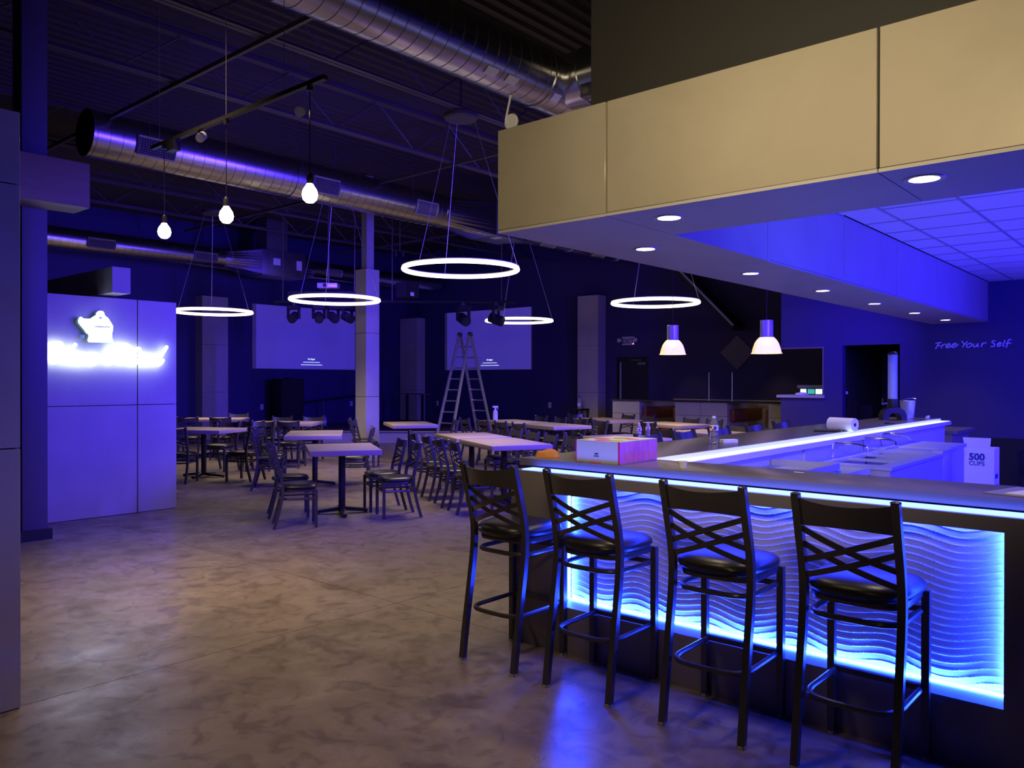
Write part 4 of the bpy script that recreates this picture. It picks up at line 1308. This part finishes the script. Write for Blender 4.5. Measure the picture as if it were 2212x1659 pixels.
def ring_path(yb, yf, hw, n=20):
    pts = [(-hw, yf, 0)]
    for k in range(n + 1):
        a = pi * k / n
        c, s_ = cos(a), sin(a)
        pts.append((-hw * (1 if c > 0 else -1) * abs(c) ** 0.55, (yb + 0.13) - 0.13 * abs(s_) ** 0.7, 0))
    pts.append((hw, yf, 0))
    return pts


def make_seat(kind):
    stool = kind == 'stool'
    zs = 0.69 if stool else 0.40
    if stool:
        post = [(-0.215, 0.0), (-0.19, 0.18), (-0.155, 0.40), (-0.128, 0.58), (-0.122, 0.70), (-0.135, 0.80), (-0.172, 0.93), (-0.215, 1.085)]
        ztop, rails, rings = 1.085, (0.965, 1.072), (0.285, 0.605)
        sl = ((0.935, 0.865), (0.872, 0.802))
        sl2 = 0.125
        t = thing('bar_stool', 'x', 'bar stool', (0, 0, 0), None)
    else:
        post = [(-0.215, 0.0), (-0.175, 0.14), (-0.14, 0.29), (-0.128, 0.40), (-0.136, 0.50), (-0.17, 0.64), (-0.212, 0.83)]
        ztop, rails, rings = 0.83, (0.72, 0.818), (0.30,)
        t = thing('dining_chair', 'x', 'chair', (0, 0, 0), None)
    pw = 0.03
    PP = spline(post, 4)

    def py(z):
        for i in range(len(PP) - 1):
            if PP[i][1] <= z <= PP[i + 1][1]:
                f = (z - PP[i][1]) / (PP[i + 1][1] - PP[i][1])
                return PP[i][0] + f * (PP[i + 1][0] - PP[i][0])
        return PP[-1][0]
    seat_mesh(zs, 0.075 if stool else 0.06).build('seat', M_VINYL, t, smooth=True)
    for s_ in (-1, 1):
        lg = MB().sq([(s_ * 0.185, p[0], p[1]) for p in PP], pw, up=(0, 1, 0)).build('back_post', M_FRAME, t, smooth=True)
        MB().lathe([(0.021, 0), (0.02, 0.004), (0.012, 0.008), (0, 0.009)], 10, (s_ * 0.185, PP[-1][0], ztop - 0.002)).build('post_cap', M_FRAME, lg)
        fg = MB().sq([(s_ * 0.187, 0.205, 0.0), (s_ * 0.187, 0.205, zs - 0.005)], pw, up=(0, 1, 0)).build('leg', M_FRAME, t)
        if stool:
            MB().cyl((s_ * 0.185, PP[0][0], 0.0), 0.0195, 0.012, 12).build('foot', M_LAMPGREY, lg)
            MB().cyl((s_ * 0.187, 0.205, 0.0), 0.0195, 0.012, 12).build('foot', M_LAMPGREY, fg)
    # seat frame
    fr = ring_path(-0.125, 0.2, 0.178)
    MB().tube([(x, y, zs - 0.016) for x, y, z in fr], 0.008, 6, closed=True, rz=0.016).build('seat_frame', M_FRAME, t, smooth=True)
    # lower rings
    for z in rings:
        yb = py(z)
        MB().tube([(x, y, z) for x, y, _ in ring_path(yb - 0.012, 0.2, 0.171)], 0.0125, 8).build('footrest' if (stool and z < 0.4) else 'stretcher', M_FRAME, t, smooth=True)
        MB().sq([(-0.175, 0.205, z + 0.004), (0.175, 0.205, z + 0.004)], 0.024).build('front_bar', M_FRAME, t)
    if not stool:
        for s_ in (-1, 1):
            MB().tube([(s_ * 0.183, py(0.355), 0.355), (s_ * 0.185, 0.205, 0.355)], 0.008, 6).build('side_bar', M_FRAME, t)
    # curved top rail
    N = 14
    vs = []
    for i in range(N + 1):
        u = -1 + 2 * i / N
        bow = 0.048 * (1 - u * u)
        for (dy, z) in ((-0.004, rails[0] + 0.012 * (1 - u * u) - 0.006), (-0.004, rails[1] - 0.016 * (1 - u * u)), (0.004, rails[1] - 0.016 * (1 - u * u)), (0.004, rails[0] + 0.012 * (1 - u * u) - 0.006)):
            vs.append((u * 0.178, py(z) - bow + dy, z))
    fs = []
    for i in range(N):
        for k in range(4):
            fs.append((i * 4 + k, i * 4 + (k + 1) % 4, i * 4 + 4 + (k + 1) % 4, i * 4 + 4 + k))
    fs += [(0, 1, 2, 3), (N * 4 + 3, N * 4 + 2, N * 4 + 1, N * 4)]
    MB().add(vs, fs).build('top_rail', M_FRAME, t, smooth=True)
    # crossed slats: two each way
    if stool:
        pairs = ((0.948, 0.815), (0.885, 0.752))
        hgt = 0.024
    else:
        pairs = ((0.70, 0.585), (0.645, 0.53))
        hgt = 0.02
    for s_ in (-1, 1):
        for (za, zb) in pairs:
            pts = []
            for i in range(13):
                u = -1 + 2 * i / 12
                z = za + (zb - za) * (u + 1) / 2
                pts.append((s_ * u * 0.178, py(z) - 0.04 * (1 - u * u) + s_ * 0.004, z))
            MB().tube(pts, 0.0045, 4, rz=hgt / 1.41, rot=pi / 4, up=(0, 0, 1)).build('cross_slat', M_FRAME, t)
    return t


stool0 = make_seat('stool')
ST = [(-2.885, 3.345, 0.0, 'black cross back bar stool at the corner end of the bar front'), (-2.30, 3.343, 0.02, 'second black cross back bar stool from the bar corner'),
      (-1.64, 3.345, 0.02, 'third black cross back bar stool from the bar corner'), (-1.035, 3.33, 0.0, 'black cross back bar stool nearest the camera, before the wave panel end')]
used = [False, False]


def put(p, k, x, y, a, label, group):
    if not used[k]:
        used[k] = True
        p.location = (x, y, 0)
        p.rotation_euler = (0, 0, a)
        p['label'] = label
        p['group'] = group
        return p
    return dup(p, (x, y, 0), a, label, group)


for x, y, a, lb in ST:
    put(stool0, 0, x, y, a, lb, 'bar stools along the wave panel front')
side = [(5.85, 'bar stool behind the food box at the side of the bar, back lit blue'), (6.46, 'bar stool just left of the water bottle on the bar, back lit blue'), (7.15, 'bar stool just right of the water bottle on the bar, back lit blue'),
        (7.95, 'bar stool in front of the warm lit booth recess, back lit blue'), (8.65, 'blue lit bar stool before the half wall, furthest along the bar')]
for y, lb in side:
    put(stool0, 0, -3.345, y, -pi / 2 + random.uniform(-0.06, 0.06), lb, 'bar stools along the bar side')

# ------------------------------------------------------------------ tables
tb0 = {}


def table(cx, cy, deg, L, label, Wd=0.78):
    key = L
    if key not in tb0:
        t = thing('dining_table', label, 'table', (0, 0, 0), 'wood topped pedestal tables')
        box(-L / 2, L / 2, -Wd / 2, Wd / 2, 0.702, 0.76).build('tabletop', M_WOOD, t, bevel=0.003)
        MB().cyl((0, 0, 0.03), 0.039, 0.66, 18).build('column', M_BLACK, t, smooth=True)
        MB().obox((-0.2, 0, 0.694), (0.2, 0, 0.694), 0.3, 0.016).build('top_plate', M_BLACK, t)
        for k in range(4):
            a = k * pi / 2
            l = 0.36 if k % 2 == 0 else 0.29
            c, s_ = cos(a), sin(a)
            pr = [(0.02, 0.075), (l * 0.95, 0.04), (l, 0.03), (l, 0.012), (l - 0.04, 0.012), (0.02, 0.03)]
            MB().prism(pr, lambda p, z, d: (c * p - s_ * (d - 0.025), s_ * p + c * (d - 0.025), z), 0.05).build('base_arm', M_BLACK, t)
            MB().cyl((c * (l - 0.02), s_ * (l - 0.02), 0), 0.016, 0.014, 10).build('glide', M_BLACK, t)
        tb0[key] = t
        t.location = (cx, cy, 0)
        t.rotation_euler = (0, 0, radians(deg))
        return t
    return dup(tb0[key], (cx, cy, 0), radians(deg), label)


TB = {
    'T1': (-7.52, 5.68, -32, 1.05, 'nearest wood topped table, alone in the middle of the floor', 'the nearest table'),
    'T2': (-9.80, 6.92, -38, 1.22, 'wood topped table just behind the nearest table', 'the table behind the nearest one'),
    'T3': (-11.95, 6.35, 28, 1.05, 'wood topped table half hidden by the sign wall', 'the table half hidden by the sign wall'),
    'T4': (-12.75, 8.35, 40, 1.22, 'wood topped table behind the half hidden one, before the left wall pier', 'the table before the left wall pier'),
    'T4b': (-15.0, 8.2, 48, 1.22, 'far wood topped table at the left wall, mostly behind chairs', 'the far left table'),
    'T5': (-10.76, 9.62, -32, 1.22, 'wood topped table in front of the grey stage edge', 'the table at the stage edge'),
    'T6': (-6.66, 7.53, -27, 1.22, 'near one of two joined tables left of the bar corner', 'the near joined table'),
    'T6b': (-7.77, 8.10, -27, 1.05, 'far one of two joined tables left of the bar corner', 'the far joined table'),
    'T7a': (-8.62, 11.03, -18, 1.22, 'right half of the long table carrying the spray bottle', 'the long table end nearest the bar'),
    'T7b': (-9.86, 11.43, -18, 1.22, 'left half of the long table, with the spray bottle on it', 'the long table end with the spray bottle'),
    'B1': (-7.25, 12.75, -18, 1.22, 'wood topped table before the booths, its corner next to the ring lamp over the exit', 'the table before the middle booth'),
    'B2': (-9.05, 13.33, -18, 1.22, 'wood topped table before the back wall pier', 'the table before the back wall pier'),
    'C1': (-5.55, 11.05, -18, 1.22, 'wood topped table seen behind the water bottle on the bar', 'the table behind the bar water bottle'),
    'D1': (-5.85, 9.22, -18, 1.22, 'wood topped table with two water bottles on it, behind the food box', 'the table with two water bottles'),
}
for k, (x, y, a, L, lb, _) in TB.items():
    table(x, y, a, L, lb)

chair0 = make_seat('chair')


def chair_at(tk, along, sd, off, label, turn=0.0):
    """a chair at table tk, along its length, on side sd, off metres from the table middle"""
    x, y, a, L, _, _ = TB[tk]
    a = radians(a)
    u = Vector((cos(a), sin(a)))
    v = Vector((-sin(a), cos(a)))
    p = Vector((x, y)) + u * along + v * (sd * off)
    rot = a + (pi if sd > 0 else 0) + turn
    put(chair0, 1, p.x, p.y, rot, label, 'dark metal cross back dining chairs')


def end_chair(tk, sd, off, label, turn=0.0):
    x, y, a, L, _, _ = TB[tk]
    a = radians(a)
    u = Vector((cos(a), sin(a)))
    p = Vector((x, y)) + u * (sd * off)
    put(chair0, 1, p.x, p.y, a + (pi / 2 if sd > 0 else -pi / 2), label, 'dark metal cross back dining chairs')


def free_chair(x, y, deg, label):
    put(chair0, 1, x, y, radians(deg), label, 'dark metal cross back dining chairs')


# nearest table: chairs as measured
free_chair(-7.24, 4.86, -31, 'violet edged dining chair at the left of the nearest table, closest to the camera')
free_chair(-7.86, 5.19, -31, 'dining chair at the left of the nearest table, tucked behind the closest one')
free_chair(-6.88, 5.98, 152, 'dining chair at the right of the nearest table, closest to the camera')
free_chair(-7.38, 6.20, 152, 'dining chair at the right of the nearest table, the further one')
chair_at('T2', 0.28, -1, 0.62, 'dining chair left of the table behind the nearest one, closer to the camera')
chair_at('T2', -0.28, -1, 0.66, 'dining chair left of the table behind the nearest one, further away')
chair_at('T2', 0.28, 1, 0.60, 'dining chair right of the table behind the nearest one, closer to the camera')
chair_at('T2', -0.30, 1, 0.62, 'dining chair right of the table behind the nearest one, further away')
free_chair(-11.05, 6.55, 115, 'dining chair with an open cross back at the right end of the half hidden table')
free_chair(-11.55, 5.75, 40, 'dining chair showing only its seat beside the sign wall edge')
free_chair(-12.55, 7.0, 205, 'dining chair behind the half hidden table, next to the sign wall')
free_chair(-12.1, 7.45, 225, 'dining chair behind the half hidden table, the right of the two backs')
chair_at('T4', 0.3, -1, 0.62, 'dining chair at the near side of the table before the left wall pier, right one')
chair_at('T4', -0.3, -1, 0.62, 'dining chair at the near side of the table before the left wall pier, left one')
chair_at('T4', 0.3, 1, 0.62, 'dining chair at the far side of the table before the left wall pier, right one')
chair_at('T4', -0.3, 1, 0.62, 'dining chair at the far side of the table before the left wall pier, left one')
chair_at('T4b', 0.3, -1, 0.62, 'dining chair at the far left table, right one on its near side')
chair_at('T4b', -0.3, -1, 0.62, 'dining chair at the far left table, left one on its near side')
chair_at('T4b', 0.3, 1, 0.62, 'dining chair at the far left table, right one on its far side')
free_chair(-11.2, 8.95, -52, 'right one of two dining chairs left of the table at the stage edge')
free_chair(-11.75, 9.32, -40, 'left one of two dining chairs left of the table at the stage edge')
chair_at('T5', 0.25, 1, 0.58, 'dining chair on the stage side of the table at the stage edge')
v6 = [(0.95, 'first'), (0.38, 'second'), (-0.2, 'third'), (-0.8, 'fourth')]
for al, w in v6:
    chair_at('T6', al - 0.4, -1, 0.64, w + ' dining chair from the bar at the left of the two joined tables', random.uniform(-0.08, 0.08))
for al, w in v6:
    chair_at('T6', al - 0.55, 1, 0.52, w + ' dining chair from the bar at the right of the two joined tables', random.uniform(-0.06, 0.06))
for tk, al, w in (('T7a', 0.3, 'first'), ('T7a', -0.3, 'second'), ('T7b', 0.35, 'third'), ('T7b', -0.32, 'fourth')):
    chair_at(tk, al, -1, 0.68, w + ' dining chair from the bar on the near side of the long table', random.uniform(-0.08, 0.08))
    chair_at(tk, al, 1, 0.62, w + ' dining chair from the bar on the far side of the long table', random.uniform(-0.06, 0.06))
free_chair(-6.2, 8.66, -20, 'dark dining chair seen from behind right of the joined tables, next to the food box')
chair_at('D1', 0.1, 1, 0.62, 'dining chair behind the two water bottles')
chair_at('B1', 0.3, -1, 0.60, 'dining chair seen from behind at the near side of the table before the middle booth')
chair_at('B1', -0.35, 1, 0.60, 'dining chair on the far side of the table before the middle booth, left one')
chair_at('B1', 0.25, 1, 0.60, 'dining chair on the far side of the table before the middle booth, right one')
chair_at('B2', 0.42, -1, 0.62, 'dining chair seen from behind before the table near the back wall pier')
chair_at('B2', -0.3, 1, 0.60, 'dining chair on the far side of the table before the back wall pier, left one')
chair_at('B2', 0.3, 1, 0.60, 'dining chair on the far side of the table before the back wall pier, right one')
end_chair('B2', -1, 0.85, 'dining chair at the left end of the table before the back wall pier')
chair_at('C1', -0.3, 1, 0.60, 'dining chair on the far side of the table behind the bar water bottle, left one')
chair_at('C1', 0.3, 1, 0.60, 'dining chair on the far side of the table behind the bar water bottle, right one')
chair_at('C1', -0.2, -1, 0.60, 'dining chair at the near side of the table behind the bar water bottle')

# spray bottle and table water bottles
t = thing('spray_bottle', 'white spray bottle with a printed label on the long table', 'spray bottle', (-10.2, 11.3, 0.76))
sx, sy, sz = -10.2, 11.28, 0.76
MB().lathe([(0, 0), (0.044, 0), (0.047, 0.01), (0.047, 0.17), (0.03, 0.2), (0.018, 0.215), (0.018, 0.235), (0, 0.235)], 18, (sx, sy, sz)).build('bottle_body', M_WHITE, t, smooth=True)
b = MB().obox((sx - 0.05 * 0.755, sy - 0.05 * 0.655, sz + 0.268), (sx + 0.055 * 0.755, sy + 0.055 * 0.655, sz + 0.268), 0.025, 0.035)
b.obox((sx, sy, sz + 0.23), (sx, sy, sz + 0.27), 0.02, 0.02)
b.tube([(sx + 0.03 * 0.755, sy + 0.03 * 0.655, sz + 0.26), (sx + 0.052 * 0.755, sy + 0.052 * 0.655, sz + 0.215)], 0.006, 6)
b.build('trigger_head', M_WHITE, t)
b = MB()
for z in (0.13, 0.145, 0.155):
    b.lathe([(0.0476, z), (0.0476, z + 0.005)], 18, (sx, sy, sz))
b.build('label_print', M_CARD, t)
water_bottle((-5.735, 9.22, 0.76), 'water bottle on the table behind the food box, left one of two', 0.2)['group'] = 'water bottles on the table'
water_bottle((-5.79, 9.53, 0.76), 'water bottle on the table behind the food box, right one of two', 0.2)['group'] = 'water bottles on the table'

# ------------------------------------------------------------------ ladder on the stage
t = thing('step_ladder', 'tall aluminium folding ladder standing on the stage', 'ladder', (-14.9, 14.2, 0.27))
rr = Vector((0.7555, 0.655, 0))
ff = Vector((-0.655, 0.7555, 0))
c0 = Vector((0, 0, 1.53)) + (ff + rr * ((1004 - 1106) / 1727)) * 19.6
c0.z = 0.27
wdir = (rr * 0.62 + ff * 0.78).normalized()
rdir = Vector((wdir.y, -wdir.x, 0))
H_ = 2.36
hw_t, hw_b = 0.17, 0.24
for sgn in (-1, 1):
    foot = c0 + wdir * (sgn * 0.72)
    top = c0 + wdir * (sgn * 0.03) + Vector((0, 0, H_))
    for e_ in (-1, 1):
        a = foot + rdir * (e_ * hw_b)
        b_ = top + rdir * (e_ * hw_t)
        MB().obox(a, b_, 0.075, 0.03, up=rdir).build('rail', M_ALU, t)
        m_ = a.lerp(b_, 0.02)
    for k in range(8):
        f_ = 0.1 + 0.112 * k
        pa = (foot - rdir * hw_b).lerp(top - rdir * hw_t, f_)
        pb = (foot + rdir * hw_b).lerp(top + rdir * hw_t, f_)
        MB().tube([pa, pb], 0.017, 8).build('rung', M_ALU, t)
for e_ in (-1, 1):
    p = c0 + Vector((0, 0, H_ + 0.02)) + rdir * (e_ * hw_t)
    MB().tube([p - rdir * 0.035, p + rdir * 0.035], 0.06, 14).build('hinge', M_STEEL, t)

# ------------------------------------------------------------------ stage lights and projector hung from the ceiling
def moving_head(x, y, z, label, s=1.0, yaw=0.0, group='stage moving lights'):
    t = thing('stage_light', label, 'stage light', (x, y, z), group)
    ca, sa = cos(yaw), sin(yaw)

    def R(px, py, pz):
        return (x + (ca * px - sa * py) * s, y + (sa * px + ca * py) * s, z + pz * s)
    MB().obox(R(-0.13, 0, -0.03), R(0.13, 0, -0.03), 0.2 * s, 0.08 * s).build('base', M_VOID, t)
    for q in (-0.12, 0.12):
        MB().obox(R(q, 0, -0.05), R(q, 0, -0.28), 0.06 * s, 0.03 * s).build('yoke_arm', M_VOID, t)
    MB().tube([R(0, 0.12, -0.2), R(0, 0.02, -0.24), R(0, -0.14, -0.3)], 0.1 * s, 12).build('head', M_VOID, t, smooth=True)
    MB().tube([R(0, -0.138, -0.3), R(0, -0.146, -0.303)], 0.075 * s, 12).build('lens', M_BLACK, t)
    MB().obox(R(0, 0, 0.01), R(0, 0, 0.1), 0.05 * s, 0.05 * s).build('clamp', M_STEEL, t)


tr = thing('light_truss', 'dark lighting bar hung before the left screen', 'lighting bar', (-14.2, 10.3, 3.15))
MB().tube([(-15.0, 9.55, 3.2), (-13.55, 10.8, 3.2)], 0.03, 8).build('pipe', M_VOID, tr)
for f_ in (0.1, 0.9):
    p = Vector((-15.0, 9.55, 3.2)).lerp(Vector((-13.55, 10.8, 3.2)), f_)
    MB().tube([p, (p.x, p.y, 5.56)], 0.012, 6).build('drop_rod', M_STEEL, tr)
MB().obox((-14.75, 9.75, 3.33), (-13.55, 10.85, 3.33), 0.18, 0.16).build('cable_tray', M_VOID, tr)
for k, (f_, lb) in enumerate(((0.22, 'black moving stage light before the left screen, leftmost on its bar'), (0.5, 'black moving stage light before the left screen, second on its bar'), (0.66, 'black moving stage light before the left screen, third on its bar'), (0.82, 'black moving stage light before the left screen, fourth on its bar'), (0.98, 'black moving stage light before the left screen, next to the pillar'))):
    p = Vector((-15.0, 9.55, 3.1)).lerp(Vector((-13.55, 10.8, 3.1)), f_)
    moving_head(p.x, p.y, p.z, lb, 0.95, 0.7 + 0.3 * k)
tr = thing('light_truss', 'dark lighting bar hung before the back wall screen', 'lighting bar', (-12.2, 12.0, 3.15))
MB().tube([(-13.3, 11.0, 3.2), (-11.1, 12.9, 3.2)], 0.03, 8).build('pipe', M_VOID, tr)
for f_ in (0.1, 0.9):
    p = Vector((-13.3, 11.0, 3.2)).lerp(Vector((-11.1, 12.9, 3.2)), f_)
    MB().tube([p, (p.x, p.y, 5.56)], 0.012, 6).build('drop_rod', M_STEEL, tr)
box(-13.1, -12.75, 11.3, 11.65, 3.3, 3.62).build('dimmer_box', M_VOID, tr)
box(-12.74, -12.735, 11.4, 11.5, 3.32, 3.4).build('sticker', M_PAPER, tr)
for k, (f_, lb, s) in enumerate(((0.62, 'black stage light before the back wall screen, with a square body', 1.1), (0.86, 'black stage light before the back wall screen, close to the ring lamp', 1.1))):
    p = Vector((-13.3, 11.0, 3.1)).lerp(Vector((-11.1, 12.9, 3.1)), f_)
    moving_head(p.x, p.y, p.z, lb, s, 1.2 + 0.7 * k)

t = thing('projector', 'pale projector hung from the ceiling before the left screen', 'projector', (-14.1, 10.3, 3.5))
MB().obox((-14.26, 10.16, 3.53), (-13.94, 10.44, 3.53), 0.3, 0.11).build('projector_body', M_LAMPGREY, t, bevel=0.012)
MB().tube([(-14.05, 10.2, 3.53), (-14.0, 10.12, 3.53)], 0.04, 12).build('lens', M_BLACK, t)
MB().tube([(-14.1, 10.3, 3.58), (-14.1, 10.3, 5.56)], 0.018, 8).build('pole', M_STEEL, t)
t = thing('ceiling_spot', 'small twin spotlight glowing near the ceiling left of the biggest ring lamp', 'spotlight', (-12.96, 11.28, 4.14))
for q in (-0.05, 0.06):
    h = MB().tube([(-12.96 + q, 11.28 + q, 4.16), (-12.96 + q, 11.28 + q, 4.28)], 0.035, 10).build('spot_head', M_BLACK, t, smooth=True)
    MB().tube([(-12.96 + q, 11.28 + q, 4.15), (-12.96 + q, 11.28 + q, 4.16)], 0.033, 10).build('spot_lens', M_DOWN, h)
MB().tube([(-12.95, 11.29, 4.28), (-12.95, 11.29, 5.56)], 0.012, 6).build('rod', M_STEEL, t)

# ------------------------------------------------------------------ exit door, exit sign, booths, diamond
dr = holder('door_1', 'black exit door in the back wall with a panic bar', (-11.0, YB, 0))
box(-11.46, -10.6, YB + 0.03, YB + 0.075, 0, 2.10).build('door_leaf', M_DOORD, dr)
MB().box(-11.5, -11.46, YB - 0.01, YB + 0.14, 0, 2.14).box(-10.6, -10.56, YB - 0.01, YB + 0.14, 0, 2.14).box(-11.46, -10.6, YB - 0.01, YB + 0.14, 2.10, 2.14).build('door_frame', M_DOORD, dr)
MB().box(-11.41, -11.37, YB - 0.005, YB + 0.03, 0.2, 2.0).build('light_strip', M_LAMPGREY, dr)
MB().obox((-11.05, YB - 0.03, 2.05), (-10.72, YB - 0.06, 2.045), 0.02, 0.03).build('closer_arm', M_GALVD, dr)
box(-10.85, -10.62, YB - 0.04, YB + 0.03, 1.93, 1.99).build('closer_body', M_GALVD, dr)
box(-11.3, -10.75, YB - 0.04, YB + 0.03, 1.0, 1.05).build('panic_bar', M_GALVD, dr)
t = thing('exit_sign', 'white exit sign with twin emergency lamps above the door', 'exit sign', (-11.13, YB, 2.54))
box(-11.31, -10.95, YB - 0.06, YB - 0.002, 2.435, 2.65).build('housing', M_PLATE, t, bevel=0.006)
text('sign_letters', 'EXIT', 0.18, M_INK, frame((-11.13, YB - 0.062, 2.475), (1, 0, 0), (0, 0, 1)), t, 0.001, 0.003)
for s_, x in ((-1, -11.37), (1, -10.88)):
    MB().lathe([(0.02, 0.05), (0.05, 0.03), (0.055, -0.03), (0.05, -0.045), (0.0, -0.047)], 14, (x, YB - 0.07, 2.56), 'y').build('lamp_head', M_PLATE, t, smooth=True)
    box(min(x, x - s_ * 0.07), max(x, x - s_ * 0.07), YB - 0.05, YB - 0.03, 2.55, 2.57).build('lamp_arm', M_PLATE, t)
MB().lathe([(0.0, -0.01), (0.014, -0.004), (0.014, 0.0)], 12, (-10.97, YB - 0.061, 2.465), 'y').build('indicator', M_REDLED, t, smooth=True)

# booths: clad partitions, shelf caps, benches with leather backs
bo = thing('booth', 'concrete clad booth row with brown leather seats along the exit wall', 'booth', (-7.7, 16.6, 0))
YP = 15.8


def clad(x0, x1, h=1.06, split=True):
    box(x0 + 0.01, x1 - 0.01, YP + 0.02, YB - 0.001, 0, h - 0.01).build('core', M_DKWALL, bo)
    xm = (x0 + x1) / 2
    for (a, b) in (((x0, xm - 0.004), (xm + 0.004, x1)) if split else ((x0, x1),)):
        for z0, z1 in ((0.0, 0.766), (0.774, h)):
            box(a, b, YP, YP + 0.02, z0, z1).build('panel', M_CONC, bo)
    for xx in (x0, x1 - 0.01):
        for z0, z1 in ((0.0, 0.766), (0.774, h)):
            box(xx, xx + 0.01, YP + 0.02, YB - 0.002, z0, z1).build('panel', M_CONC, bo)


clad(-10.56, -9.82, split=False)
clad(-8.90, -7.66)
clad(-6.75, -5.66, split=False)
box(-10.6, -5.62, YP - 0.03, YP + 0.35, 1.06, 1.095).build('shelf_cap', M_DKWALL, bo)
box(-9.82, -5.66, YB - 0.06, YB - 0.004, 0.0, 1.09).build('back_panel', M_CONC, bo)
for x0, x1, in ((-9.82, -9.38), (-9.34, -8.90), (-7.66, -7.22), (-7.19, -6.75)):
    box(x0, x1, YP + 0.1, YB - 0.07, 0.2, 0.46).build('bench_seat', M_LEATH, bo, bevel=0.03)
for x0, x1, in ((-9.82, -9.7), (-9.02, -8.90), (-7.66, -7.54), (-6.87, -6.75)):
    box(x0, x1, YP + 0.1, YB - 0.07, 0.66, 0.93).build('back_cushion', M_LEATH, bo, bevel=0.03)
for x, lb in ((-8.13, 'thin steel post on the booth shelf, left of the diamond'), (-7.595, 'thin steel post on the booth shelf, right under the diamond')):
    t = thing('shelf_post', lb, 'post', (x, YP + 0.1, 1.095), 'thin steel posts on the booth shelf')
    MB().tube([(x, YP + 0.1, 1.1), (x, YP + 0.1, 1.71)], 0.013, 8).build('rod', M_ALU, t, smooth=True)
    MB().cyl((x, YP + 0.1, 1.095), 0.03, 0.012, 12).build('foot_plate', M_ALU, t)
spot('booth_light', (-9.3, 16.7, 2.4), (-9.3, 17.0, 0.8), 9, (1, 0.72, 0.35), 70)
spot('booth_light', (-7.1, 16.7, 2.4), (-7.1, 17.0, 0.8), 9, (1, 0.72, 0.35), 70)
o = MB().prism([(0, -0.4), (0.42, 0), (0, 0.4), (-0.42, 0)], lambda a, b, d: (-8.18 + a, YB - 0.004 - d, 2.185 + b), 0.025).build('wall_diamond', M_LAMPGREY)
MATS['diamond'] = None
o.data.materials.clear()
o.data.materials.append(mat('plum_grey_panel', (0.13, 0.1, 0.15), 0.4))
tag(o, 'dark diamond shaped panel on the exit wall above the booths', 'wall panel')

# register screens on the pass-through ledge
t = thing('register', 'three small glowing order screens on the pass-through ledge', 'register', (-5.25, 14.1, 1.285))
box(-5.5, -5.02, 14.1, 14.22, 1.40, 1.455).build('hood', M_GALVD, t)
box(-5.46, -5.03, 14.14, 14.24, 1.285, 1.4).build('cabinet', M_BLACK, t)
for (x0, x1, m_) in ((-5.45, -5.35, M_POS), (-5.32, -5.2, M_POSG), (-5.18, -5.07, M_POS)):
    box(x0, x1, 14.13, 14.139, 1.30, 1.385).build('register_screen', m_, t)
o = MB().lathe([(0.0, 0), (0.11, 0.004), (0.1, 0.03), (0.04, 0.045), (0, 0.046)], 16, (-5.32, 13.85, 1.285)).build('napkin_pile', M_PAPER, None, smooth=True)
tag(o, 'crumpled white bag lying on the pass-through ledge', 'bag')
# dark furniture in the doorway room
t = thing('office_chair', 'black office chair standing in the dim doorway', 'chair', (-4.3, 14.9, 0))
box(-4.72, -4.3, 14.6, 15.1, 0.42, 0.5).build('seat', M_VOID, t, bevel=0.03)
box(-4.74, -4.5, 15.06, 15.14, 0.5, 1.1).build('back', M_VOID, t, bevel=0.03)
MB().tube([(-4.5, 14.85, 0.06), (-4.5, 14.85, 0.42)], 0.03, 8).build('gas_post', M_VOID, t)
for k in range(5):
    a = 2 * pi * k / 5
    MB().obox((-4.5, 14.85, 0.06), (-4.5 + 0.22 * cos(a), 14.85 + 0.22 * sin(a), 0.04), 0.04, 0.03).build('base_arm', M_VOID, t)
t = thing('wall_phone', 'small dark wall phone with a pale top beside the doorway', 'phone', (-4.56, YW + 0.3, 1.2))
box(-4.758, -4.70, 14.2, 14.32, 1.05, 1.3).build('phone_body', M_BLACK, t, bevel=0.01)
MB().cyl((-4.69, 14.26, 1.3), 0.02, 0.05, 10).build('receiver', M_PLATE, t)
